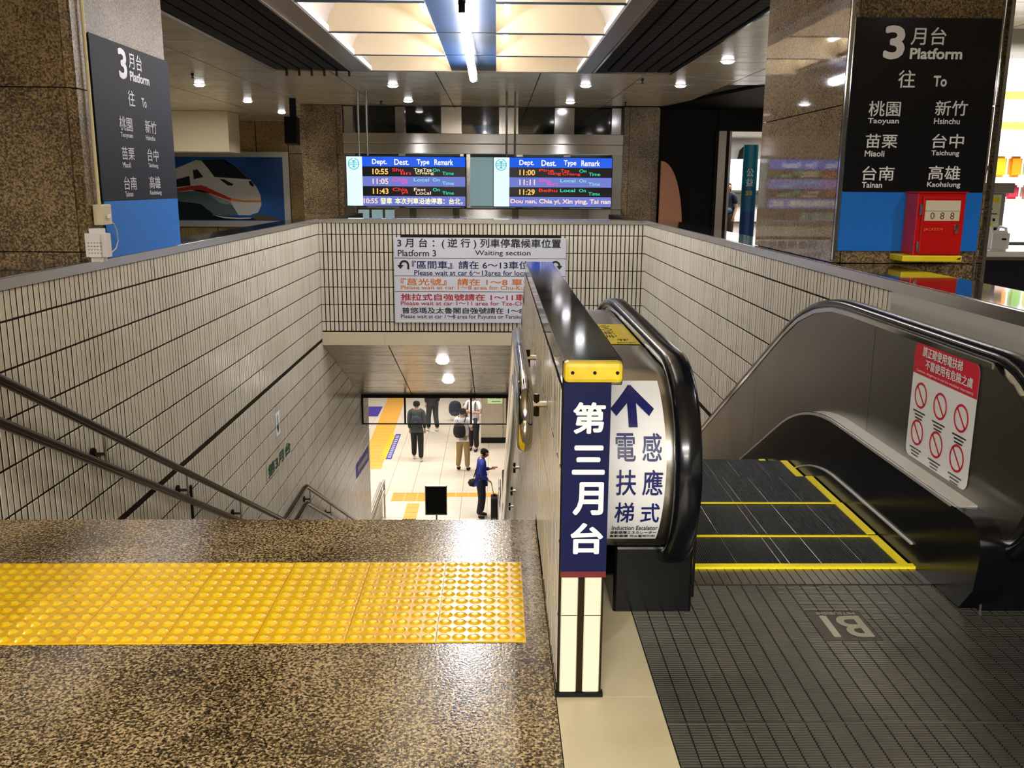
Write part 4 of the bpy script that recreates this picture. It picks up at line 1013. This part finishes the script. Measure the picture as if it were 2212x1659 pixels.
pic('undercarriage', [(-300, 900), (200, 910), (560, 950), (720, 1080), (780, 1150), (900, 1190), (1430, 1190), (1500, 1220), (-300, 1230)], 'train glass', 5)
pic('front_rail', [(765, 1142), (900, 1165), (1200, 1185), (1430, 1182), (1400, 1200), (1200, 1207), (950, 1195)], 'train white', 6)
pic('grass', [(1430, 1190), (1530, 1120), (1700, 1150), (1990, 1228), (1430, 1228)], pm('poster olive', (.10, .08, .02)), 2)
b = B(); box(b, -7.6, -5.36, 18.9, 19.7, 2.03, 2.815)
put('ceiling_duct', b, 'cream', label='cream boxed duct under the ceiling above the train poster', cat='duct')
sk = E('loudspeaker', (-3.47, 16.0, 2.06), 'black loudspeaker hanging beside the left granite column', 'speaker')
put('cabinet', prismx(B(), [(15.92, 2.08), (15.97, 2.52), (16.18, 2.50), (16.15, 2.06)], -3.58, -3.37), 'matte', sk)
bx('grille', 'grille', -3.57, -3.38, 15.905, 15.925, 2.10, 2.50, sk); bx('bracket', 'matte', -3.50, -3.40, 16.03, 16.10, 2.50, 2.82, sk)
for i, (x, y) in enumerate(((-4.0, 12.6), (-3.35, 17.5), (1.95, 12.75), (2.2, 16.2), (-2.0, 16.4))):
    b = B(); lathe(b, [(.001, 0), (.02, 0), (.02, -.02), (.008, -.03), (.008, -.05), (.022, -.055), (.022, -.06), (.001, -.06)], (x, y, CZ), 10)
    smooth(put('sprinkler', b, 'matte', label='small dark ceiling sprinkler ' + ('left of the slatted grille', 'near the loudspeaker', 'right of the perforated grille', 'by the right column', 'above the left screen')[i], cat='sprinkler', group='ceiling sprinklers'))

# ================================================================ RIGHT HAND CORRIDOR AND SHOPS
bx('wall_dark', 'darkwall', 2.98, 4.10, 17.45, 17.6, 0, 2.82, kind='structure')
bx('trim_9', 'darkwall', 4.10, 6.5, 17.42, 17.6, 2.42, 2.82, kind='structure')
df = E('shop_door_frame', (4.22, 17.45, 0), 'bronze metal shop door frame at the end of the dark wall', 'door frame')
for a, c, m_ in ((4.06, 4.12, 'matte'), (4.12, 4.26, 'frame'), (4.26, 4.32, 'matte'), (4.32, 4.36, 'frame')): bx('stile', m_, a, c, 17.38, 17.5, 0, 2.42, df)
b = B(); prismy(b, [(3.0, .0), (3.0, 1.86)] + [(3.0 + .42 * math.sin(a), .6 + 1.26 * math.cos(a)) for a in [math.pi / 2 * i / 10 for i in range(1, 11)]] + [(3.44, .0)], 16.98, 17.08)
put('curved_partition', b, mat('terracotta laminate', (.50, .22, .11), .5), label='curved terracotta partition end beside the right granite column', cat='partition')
bx('wall_shop', 'shelf', 3.2, 8.5, 22.6, 22.7, 0, 2.6, kind='structure')
area('shop_lamp', (5.6, 19.8, 2.5), 2.4, 3.0, 120, (1, .98, .95)); bx('ceiling_shop', 'shelf', 4.36, 8.5, 17.6, 22.6, 2.55, 2.6, kind='structure')
fr2 = E('shop_fridge', (5.6, 22.2, 0), 'white refrigerated shop unit with lit panel behind the doorway', 'shelf unit')
bx('body', 'shelf', 5.0, 6.3, 22.0, 22.6, 0, 2.05, fr2); bx('lit_panel', 'e_shop', 5.05, 6.2, 21.98, 22.0, 1.62, 2.03, fr2)
for z in (.55, 1.0, 1.28): bx('shelf_edge', 'steeld', 5.02, 6.28, 21.9, 22.0, z, z + .05, fr2)
bx('dark_band', 'steeld', 5.02, 6.28, 21.97, 22.0, 1.05, 1.26, fr2)
for i, (x, pts_) in enumerate(((5.15, [(0, 0), (.30, 0), (.30, .30), (.26, .42), (.22, .30), (.10, .26), (0, .22)]), (5.75, [(0, 0), (.34, 0), (.34, .22), (.28, .32), (.12, .32), (.04, .22)]))):
    b = B(); prismy(b, [(x + u, 2.055 + v * .9) for u, v in pts_], 22.1, 22.3)
    put('shop_ornament', b, 'matte', label=('pointed black object on top of the shop unit', 'rounded black object on top of the shop unit')[i], cat='ornament')
bn = E('banner_stand', (4.9, 17.95, 0), 'teal and blue banner column with white characters beside the shop doorway', 'banner')
TB = mat('teal banner', (.0, .22, .32), .4)
for a, c, m_ in ((0, .95, pm('banner deep blue', (.003, .05, .22), .4)), (.95, 1.45, mat('banner mid', (.002, .12, .26), .4)), (1.45, 2.2, TB)):
    b = B(); cyl(b, (4.90, 18.0, a), (4.90, 18.0, c), .14, n=20); smooth(put('banner_section', b, m_, bn))
def fbn(u, v): a = u / .145; return (4.90 + .145 * math.sin(a), 18.0 - .145 * math.cos(a), v)
T('公', fbn, -.10, .04, 1.60, 1.76, 'white', bn, .02); T('益', fbn, -.10, .04, 1.42, 1.57, 'white', bn, .02); T('2018', fbn, -.10, .03, 1.25, 1.34, 'capyellow', bn, .02)
b = B(); lathe(b, [(.18, 0), (.18, .03), (.14, .05)], (4.90, 18.0, 0), 20); put('foot', b, 'matte', bn)
# snack counter right of the pillar
sc = E('shop_counter', (4.8, 7.2, 0), 'navy fronted snack counter with pale top right of the red cabinet pillar', 'counter')
bx('front', pm('counter navy', (.003, .004, .02), .4), 3.3, 7.0, 7.0, 7.7, 0, .905, sc); bx('worktop', 'shelf', 3.25, 7.05, 6.95, 7.75, .905, .945, sc); bx('edge_strip', 'frame', 3.25, 7.05, 6.945, 6.955, .88, .905, sc)
mc = E('coffee_machine', (3.8, 7.25, .945), 'grey countertop machine with a yellow price card on its front', 'machine')
bx('body', M.setdefault('greyp', mat('grey panel', (.30, .28, .25), .45, .2)), 3.62, 3.93, 7.1, 7.45, 1.12, 1.45, mc, bev=.006); bx('head', 'greyp', 3.60, 3.97, 7.06, 7.45, 1.38, 1.46, mc, bev=.006); bx('foot', 'matte', 3.63, 3.92, 7.12, 7.45, .945, 1.12, mc)
cd = bx('price_card', M.setdefault('card', mat('price card', (.62, .66, .45), .5)), 3.70, 3.89, 7.088, 7.095, 1.13, 1.37, mc)
f = lambda u, v: (u, 7.0865, v)
put('card_band', quad(B(), f, 3.715, 3.875, 1.315, 1.35), 'yellowp', cd); put('card_band', quad(B(), f, 3.715, 3.84, 1.135, 1.155), 'yellowp', cd)
b = B(); [quad(b, f, 3.725 + k * .038, 3.745 + k * .038, 1.17, 1.19) for k in range(4)]; quad(b, f, 3.735, 3.83, 1.255, 1.268); quad(b, f, 3.72, 3.87, 1.22, 1.228); put('card_marks', b, 'signgrey', cd)
jg = E('white_jug', (3.86, 7.03, .945), 'white plastic jug with a small blue label on the snack counter', 'jug')
b = B(); box(b, 3.775, 3.935, 6.97, 7.08, .946, 1.10); bmesh.ops.bevel(b, geom=b.edges[:], offset=.018, segments=3, affect='EDGES'); smooth(put('body', b, 'plastic', jg))
smooth(put('cap', cyl(B(), (3.80, 7.03, 1.10), (3.80, 7.03, 1.13), .02, n=14), 'plastic', jg)); smooth(put('handle', tube(B(), [(3.85, 7.03, 1.09), (3.87, 7.03, 1.13), (3.92, 7.03, 1.12), (3.93, 7.03, 1.06)], .011, 10), 'plastic', jg)); put('label', quad(B(), lambda u, v: (u, 6.968, v), 3.865, 3.90, 1.03, 1.045), 'navy', jg)
cu = E('paper_cup', (3.77, 7.2, 1.465), 'small paper cup with dark lid on top of the grey machine', 'cup')
b = B(); lathe(b, [(.032, 1.462), (.042, 1.56)], (3.77, 7.2, 0), 18); smooth(put('cup_body', b, mat('kraft paper', (.55, .38, .22), .6), cu)); b = B(); lathe(b, [(.045, 1.56), (.045, 1.575), (.036, 1.60), (.03, 1.63), (.012, 1.64)], (3.77, 7.2, 0), 18); smooth(put('lid', b, 'matte', cu))
sh = E('snack_shelf', (5.4, 8.6, 0), 'brightly lit snack shelf unit behind the counter', 'shelf unit')
bx('back_board', 'e_shop', 4.2, 7.6, 9.0, 9.05, .9, 2.65, sh); bx('header', 'greyp', 4.2, 7.6, 8.6, 9.0, 2.62, 2.82, sh)
for z in (2.30, 2.02): bx('menu_bar', 'e_shopy', 4.85, 7.2, 8.97, 8.99, z - .05, z + .02, sh)
for z in (1.80, 1.52, 1.32): bx('shelf_board', 'shelf', 4.2, 7.4, 8.55, 9.0, z - .03, z, sh)
bx('upright', 'greyp', 4.18, 4.22, 8.55, 9.0, 0, 2.6, sh)
cm = [(.9, .55, .03), (.85, .32, .02), (.25, .5, .1), (.8, .75, .2)]; rm = [(.6, .02, .04), (.7, .05, .1), (.65, .35, .3), (.5, .5, .55)]
nsnk = 0
for row, (z, mm, hh) in enumerate(((1.52, cm, .19), (1.32, rm, .13))):
    for k in range(4):
        x = 4.62 + k * .145
        b = B(); box(b, x, x + .12, 8.60, 8.66, z + .001, z + hh); bmesh.ops.bevel(b, geom=b.edges[:], offset=.02, segments=2, affect='EDGES')
        put("snack_bag", b, M.setdefault(f'bag{row}{k % 4}', mat(f'snack print {row}{k % 4}', mm[k % 4], .35)), label=(('yellow', 'orange', 'green', 'pale olive')[k] + ' snack bag on the upper lit shelf behind the counter' if row == 0 else ('dark red', 'pinkish red', 'dusty pink', 'grey')[k] + ' snack packet on the lower lit shelf behind the counter'), cat='snack bag', group='snack bags on the upper shelf' if row == 0 else 'snack packets on the lower shelf')
area('snack_lamp', (5.4, 8.0, 2.7), 2.6, .5, 70, (1, .97, .93))

# ================================================================ THINGS ON THE PLATFORM
ab = E('notice_stand', (-1.17, 17.05, -5.78), 'black framed notice board on a thin pole below the stairs', 'sign')
def tb(dz_): return dz_
bd = bx('board', 'matte', -1.375, -.975, 17.0, 17.02, -4.95, -4.36, ab)
for a in ((-1.39, -.96, -4.375, -4.355), (-1.39, -.96, -4.955, -4.935), (-1.39, -1.375, -4.955, -4.355), (-.975, -.96, -4.955, -4.355)): bx('frame_bar', 'steel', a[0], a[1], 16.99, 17.025, a[2], a[3], bd)
put('pole', cyl(B(), (-1.17, 17.03, -5.76), (-1.17, 17.03, -4.9), .016, n=10), 'steeld', ab); b = B(); lathe(b, [(.19, 0), (.19, .012), (.03, .03)], (-1.17, 17.03, -5.78), 24); put('base', b, 'matte', ab)
lb = bx('emergency_label', M.setdefault('palegreen', mat('pale green label', (.55, .72, .35), .5)), -.24, .18, 24.985, 24.999, -4.63, -4.38, label='pale green notice label on the steel shaft wall', cat='sign')
T('緊急電話', lambda u, v: (u, 24.983, v), -.19, .14, -4.48, -4.40, 'ink', lb, .01); put('label_line', quad(B(), lambda u, v: (u, 24.983, v), -.12, .12, -4.57, -4.55), 'steeld', lb)

# ================================================================ PEOPLE
def grow(name, V, Eg, R_, m, parent, sub=1, root=0, **kw):
    me = bpy.data.meshes.new(name); me.from_pydata([Vector(v) for v in V], Eg, [])
    o = bpy.data.objects.new(name, me); COL.objects.link(o)
    sk_ = o.modifiers.new('s', 'SKIN'); sk_.use_smooth_shade = True
    for i, d in enumerate(me.skin_vertices[0].data):
        r_ = R_[i]; d.radius = r_ if isinstance(r_, tuple) else (r_, r_); d.use_root = (i == root)
    ss = o.modifiers.new('u', 'SUBSURF'); ss.levels = sub; ss.render_levels = sub
    nm = bpy.data.meshes.new_from_object(o.evaluated_get(bpy.context.evaluated_depsgraph_get()))
    bpy.data.objects.remove(o); bpy.data.meshes.remove(me); nm.name = name
    o = put(name, nm, m, parent, **kw)
    for p in o.data.polygons: p.use_smooth = True
    return o
M['skin'] = mat('skin', (.48, .26, .17), .5); M['hair'] = mat('black hair', (.005, .004, .004), .85, spec=.15)
M['sole'] = mat('white sole', (.7, .7, .68), .5)
def person(loc, yaw, h, lab, shirt, pants, shoes, arms, stance=((-.09, 0), (.09, 0)), sleeve=.5, hair='short', headpitch=0, female=False, lean=0., apron=None):
    """local frame: x right, y forward, z up, units of h/1.70; arms: for L,R -> (elbow, wrist) local"""
    k = h / 1.77; rootv = Vector(loc); cy, sy = math.cos(yaw), math.sin(yaw)
    def W(p): x, y, z = p[0] * k, p[1] * k, p[2] * k; return Vector((rootv.x + x * cy - y * sy, rootv.y + x * sy + y * cy, rootv.z + z))
    t_ = E('person', loc, lab, 'person')
    sw = .185 if not female else .165
    hip, waist, chest, neck0 = (0, lean * .0, .90), (0, lean * .3, 1.08), (0, lean * .7, 1.28), (0, lean, 1.43)
    nk, hd0, hd1, hd2 = (0, lean + .005, 1.475), (0, lean + .03 + headpitch * .03, 1.53), (0, lean + .025 + headpitch * .045, 1.60), (0, lean + headpitch * .05, 1.655)
    V = [hip, waist, chest, neck0, nk, hd0, hd1, hd2]; Eg = [(i, i + 1) for i in range(7)]; R_ = [(.13, .10), (.125, .09), (.145, .095), (.075, .06), (.050, .052), (.072, .085), (.088, .104), (.070, .085)]
    def add(p, r_, par): V.append(p); R_.append(r_); Eg.append((par, len(V) - 1)); return len(V) - 1
    add((0, hd0[1] + .098, 1.555), .014, 5)       # nose
    for s in (-1, 1): add((s * .088, hd1[1] - .01, 1.575), (.012, .022), 6)  # ears
    legs = []
    for s, (fx, fy) in zip((-1, 1), stance):
        hp = (s * .09, 0, .84); kn = ((fx + s * .09) / 2, fy * .55 + .03, .47); an = (fx, fy - .03, .09)
        a = add(hp, .085, 0); c = add(kn, .056, a); d = add(an, .040, c); add((fx + s * .01, fy + .10, .045), (.038, .028), d); legs.append((hp, kn, an, (fx + s * .012, fy + .12, .035)))
    arm = []
    for s, (el, wr_) in zip((-1, 1), arms):
        shd = (s * sw, lean * .9, 1.385); a = add(shd, .055, 3); c = add(el, .040, a); d = add(wr_, .027, c)
        dv_ = (Vector(wr_) - Vector(el)).normalized(); pm_ = Vector(wr_) + dv_ * .05; e = add(tuple(pm_), (.034, .018), d)
        side = dv_.cross(Vector((0, 0, 1))); side = side.normalized() if side.length > .1 else Vector((0, 1, 0))
        for q in range(4):
            f0_ = pm_ + dv_ * .03 + side * (q - 1.5) * .018; f1_ = f0_ + dv_ * (.040 + .01 * (q in (1, 2))) - Vector((0, 0, .012)); g = add(tuple(f0_), .009, e); add(tuple(f1_), .007, g)
        th = pm_ - dv_ * .01 + side * .035 * s + dv_ * .03; add(tuple(th), .010, e)
        arm.append((shd, el, wr_))
    bd_ = grow('body', [W(v) for v in V], Eg, [tuple(k * q for q in r_) if isinstance(r_, tuple) else k * r_ for r_ in R_], 'skin', t_)
    # clothing
    e_ = .014
    V2 = [(0, 0, .88), (0, 0, .97), waist, chest, neck0]; E2 = [(0, 1), (1, 2), (2, 3), (3, 4)]; R2 = [(.140, .112), (.165, .132), (.160, .126), (.185, .130), (.105, .080)]
    for (sh_, el, wr_) in arm:
        V2.append(sh_); R2.append(.075); E2.append((4, len(V2) - 1)); i0 = len(V2) - 1
        if sleeve >= 1:
            V2.append(el); R2.append(.058); E2.append((i0, len(V2) - 1)); V2.append(tuple(Vector(el).lerp(Vector(wr_), .92))); R2.append(.044); E2.append((len(V2) - 2, len(V2) - 1))
        else:
            V2.append(tuple(Vector(sh_).lerp(Vector(el), .75))); R2.append(.062); E2.append((i0, len(V2) - 1))
    grow('shirt', [W(v) for v in V2], E2, [tuple(k * q for q in r_) if isinstance(r_, tuple) else k * r_ for r_ in R2], shirt, t_, root=1)
    V3 = [(0, 0, 1.04), hip]; E3 = [(0, 1)]; R3 = [(.155, .120), (.162, .128)]
    for hp, kn, an, toe in legs:
        V3 += [hp, kn, (an[0], an[1], .10)]; n_0 = len(V3); E3 += [(1, n_0 - 3), (n_0 - 3, n_0 - 2), (n_0 - 2, n_0 - 1)]; R3 += [.118, .088, .072]
    grow('trousers', [W(v) for v in V3], E3, [tuple(k * q for q in r_) if isinstance(r_, tuple) else k * r_ for r_ in R3], pants, t_, root=1)
    for hp, kn, an, toe in legs:
        grow('shoe', [W((an[0], an[1] - .02, .06)), W((an[0], an[1] + .04, .055)), W(toe)], [(0, 1), (1, 2)], [(k * .048, k * .048), (k * .05, k * .045), (k * .046, k * .032)], shoes, t_)
    hc = hd1
    if hair == 'short': grow('hair', [W((0, hc[1] - .045, 1.51)), W((0, hc[1] - .025, 1.615)), W((0, hc[1] + .012, 1.69))], [(0, 1), (1, 2)], [(k * .100, k * .082), (k * .112, k * .112), (k * .090, k * .098)], 'hair', t_)
    elif hair == 'long': grow('hair', [W((0, hc[1] - .05, 1.44)), W((0, hc[1] - .035, 1.55)), W((0, hc[1] - .025, 1.625)), W((0, hc[1] + .005, 1.68))], [(0, 1), (1, 2), (2, 3)], [(k * .07, k * .05), (k * .088, k * .066), (k * .096, k * .092), (k * .07, k * .08)], 'hair', t_)
    for s in (-1, 1):
        c = W((s * .032, hd1[1] + .086, 1.588)); put('eye', cyl(B(), c, c + (W((s * .032, hd1[1] + .094, 1.588)) - c), .009 * k, n=8), 'hair', t_)
    c0, c1 = W((-.022, hd0[1] + .080, 1.522)), W((.022, hd0[1] + .080, 1.522)); put('mouth', cyl(B(), c0, c1, .005 * k, n=6), 'darkred', t_)
    return t_, W, k
M['dkjacket'] = mat('charcoal jacket', (.028, .036, .034), .8); M['dktrouser'] = mat('black trousers', (.008, .008, .010), .85)
M['khaki'] = mat('khaki trousers', (.30, .21, .08), .8); M['wshirt'] = mat('white shirt', (.72, .70, .72), .8); M['bshirt'] = mat('royal blue shirt', (.006, .02, .23), .7); M['navyt'] = mat('dark navy trousers', (.008, .011, .030), .8); M['navyj'] = mat('navy polo', (.008, .014, .035), .8); M['brownt'] = mat('brown trousers', (.06, .04, .025), .8)
PZ = -5.78
down = ((-.215, -.02, 1.12), (-.20, .02, .88)), ((.215, -.02, 1.12), (.21, .04, .88))
def backpack(W, k, lab, m, w2=.15, z0=1.0, z1=1.40, dep=.13, yo=-.12, straps=True):
    t_ = E('backpack', W((0, yo, z0)), lab, 'backpack')
    grow('bag', [W((0, yo - dep * .7, z0)), W((0, yo - dep * .75, (z0 + z1) / 2)), W((0, yo - dep * .65, z1))], [(0, 1), (1, 2)], [(k * w2 * 1.15, k * dep * .8), (k * w2 * 1.2, k * dep * .9), (k * w2 * 1.0, k * dep * .7)], m, t_)
    if straps:
        for s in (-1, 1): grow('strap', [W((s * .09, yo - .0, z1 - .03)), W((s * .105, -.02, 1.475)), W((s * .11, .10, 1.40)), W((s * .12, .125, 1.22)), W((s * .15, .02, 1.08))], [(0, 1), (1, 2), (2, 3), (3, 4)], [k * .019] * 5, m, t_)
    grow('pocket', [W((0, yo - dep * 1.45, z0 + .05)), W((0, yo - dep * 1.5, z0 + .17))], [(0, 1)], [(k * w2 * .7, k * .03)] * 2, m, t_)
    return t_
t_, W, k = person((-2.10, 23.35, PZ), -.05, 1.70, 'person in charcoal jacket and black trousers walking away with a small dark backpack', 'dkjacket', 'dktrouser', 'sole', down, stance=((-.10, .10), (.13, -.16)), sleeve=1)
backpack(W, k, 'small dark blue backpack on the walking person in charcoal', 'navyj', .13, 1.02, 1.34, .10)
t_, W, k = person((-.85, 22.45, PZ), -.35, 1.72, 'person in white shirt and khaki trousers seen from behind with a big black backpack', 'wshirt', 'khaki', 'hair', (((-.235, .05, 1.12), (-.15, .25, 1.12)), ((.235, .05, 1.12), (.15, .25, 1.12))), stance=((-.13, .0), (.13, .02)), sleeve=.5)
backpack(W, k, 'big black backpack worn over the white shirt and khaki trousers', 'dktrouser', .165, .92, 1.38, .15)
t_, W, k = person((-.33, 19.04, PZ), -math.pi / 2 + .1, 1.66, 'person in royal blue shirt looking down at a red phone beside a suitcase', 'bshirt', 'navyt', 'dktrouser', (((-.22, .08, 1.13), (-.08, .24, 1.17)), ((.22, .0, 1.12), (.17, .16, .97))), stance=((-.09, .04), (.09, -.03)), sleeve=1, headpitch=1.3, lean=.02)
ph = W((-.05, .33, 1.21)); t2 = E('phone', ph, 'small red cased phone in the hand of the person in blue', 'phone')
c_ = ph; bx('case', M.setdefault('redcase', mat('coral phone case', (.75, .08, .10), .4)), c_.x - .07, c_.x + .07, c_.y - .035, c_.y + .035, c_.z - .006, c_.z + .006, t2, bev=.003); bx('screen', 'black', c_.x - .062, c_.x + .062, c_.y - .03, c_.y + .03, c_.z + .006, c_.z + .008, t2)
t2 = E('waist_bag', W((.0, -.17, .80)), 'black shoulder bag hanging at the hip of the person in blue', 'bag')
grow('bag', [W((.0, -.17, .74)), W((0, -.17, 1.0))], [(0, 1)], [(k * .17, k * .13), (k * .16, k * .12)], 'dktrouser', t2); grow('strap', [W((.02, -.17, 1.0)), W((.08, -.10, 1.25)), W((.06, .02, 1.46))], [(0, 1), (1, 2)], [k * .014] * 3, 'dktrouser', t2)
su = E('suitcase', (-.03, 19.0, PZ), 'small black upright suitcase with raised handle beside the person in blue', 'suitcase')
bx('shell', 'dktrouser', -.11, .045, 18.84, 19.14, PZ + .05, PZ + .52, su, bev=.03); bx('top_grip', 'matte', -.06, -.0, 18.96, 19.04, PZ + .52, PZ + .56, su, bev=.01)
hw = W((.17, .22, .95)); smooth(put('telescopic_handle', tube(B(), [(-.05, 19.0, PZ + .56), (hw.x, hw.y, hw.z)], .009, 8), 'frame', su))
for x in (-.09, .025):
    for y in (18.9, 19.1): put('wheel', cyl(B(), (x - .012, y, PZ + .03), (x + .012, y, PZ + .03), .03, n=14), 'rubber', su)
t_, W, k = person((-.62, 24.2, PZ), math.pi - .5, 1.74, 'person in white V neck shirt with crossed arms facing the stairs', 'wshirt', 'dktrouser', 'dktrouser', (((-.26, .06, 1.14), (.05, .20, 1.20)), ((.26, .06, 1.14), (-.05, .22, 1.18))), sleeve=.5)
backpack(W, k, 'dark backpack worn by the person with crossed arms', 'dktrouser', .14, 1.02, 1.38, .12)
t_, W, k = person((-1.89, 26.25, PZ), .5, 1.75, 'person in black whose legs show under the barrier, white soled sneakers', 'dktrouser', 'dktrouser', 'sole', down, stance=((-.12, .06), (.12, -.05)), sleeve=1)
def luggage(x, y, lab, m, w2, hh):
    t_ = E('backpack', (x, y, PZ), lab, 'backpack')
    grow('bag', [(x, y, PZ + .10), (x, y, PZ + hh * .55), (x, y, PZ + hh - .06)], [(0, 1), (1, 2)], [(w2, .13), (w2 * 1.05, .15), (w2 * .8, .12)], m, t_)
    grow('pocket', [(x, y - .15, PZ + .14), (x, y - .16, PZ + .30)], [(0, 1)], [(w2 * .7, .05)] * 2, m, t_)
    smooth(put('grab_loop', tube(B(), [(x - .05, y, PZ + hh - .02), (x - .03, y, PZ + hh + .04), (x + .03, y, PZ + hh + .04), (x + .05, y, PZ + hh - .02)], .012, 8), m, t_))
luggage(-1.28, 27.6, 'large navy backpack standing on the far platform floor', 'navyj', .22, .70); luggage(-.95, 27.0, 'black backpack on the platform floor right of the navy one', 'dktrouser', .17, .62)
person((4.82, 19.3, 0), math.pi - .5, 1.56, 'person in navy polo and blue apron standing in the shop doorway', 'navyj', 'brownt', 'dktrouser', (((-.215, .0, 1.12), (-.20, .12, .92)), ((.215, .0, 1.12), (.20, .12, .92))), hair='long', female=True)
ap = E('apron', (4.78, 19.18, .75), 'light blue waist apron on the person in the shop doorway', 'apron')
grow('skirt', [(4.80, 19.24, .84), (4.80, 19.24, 1.02)], [(0, 1)], [(.17, .145), (.15, .125)], mat('apron blue', (.06, .16, .26), .7), ap)
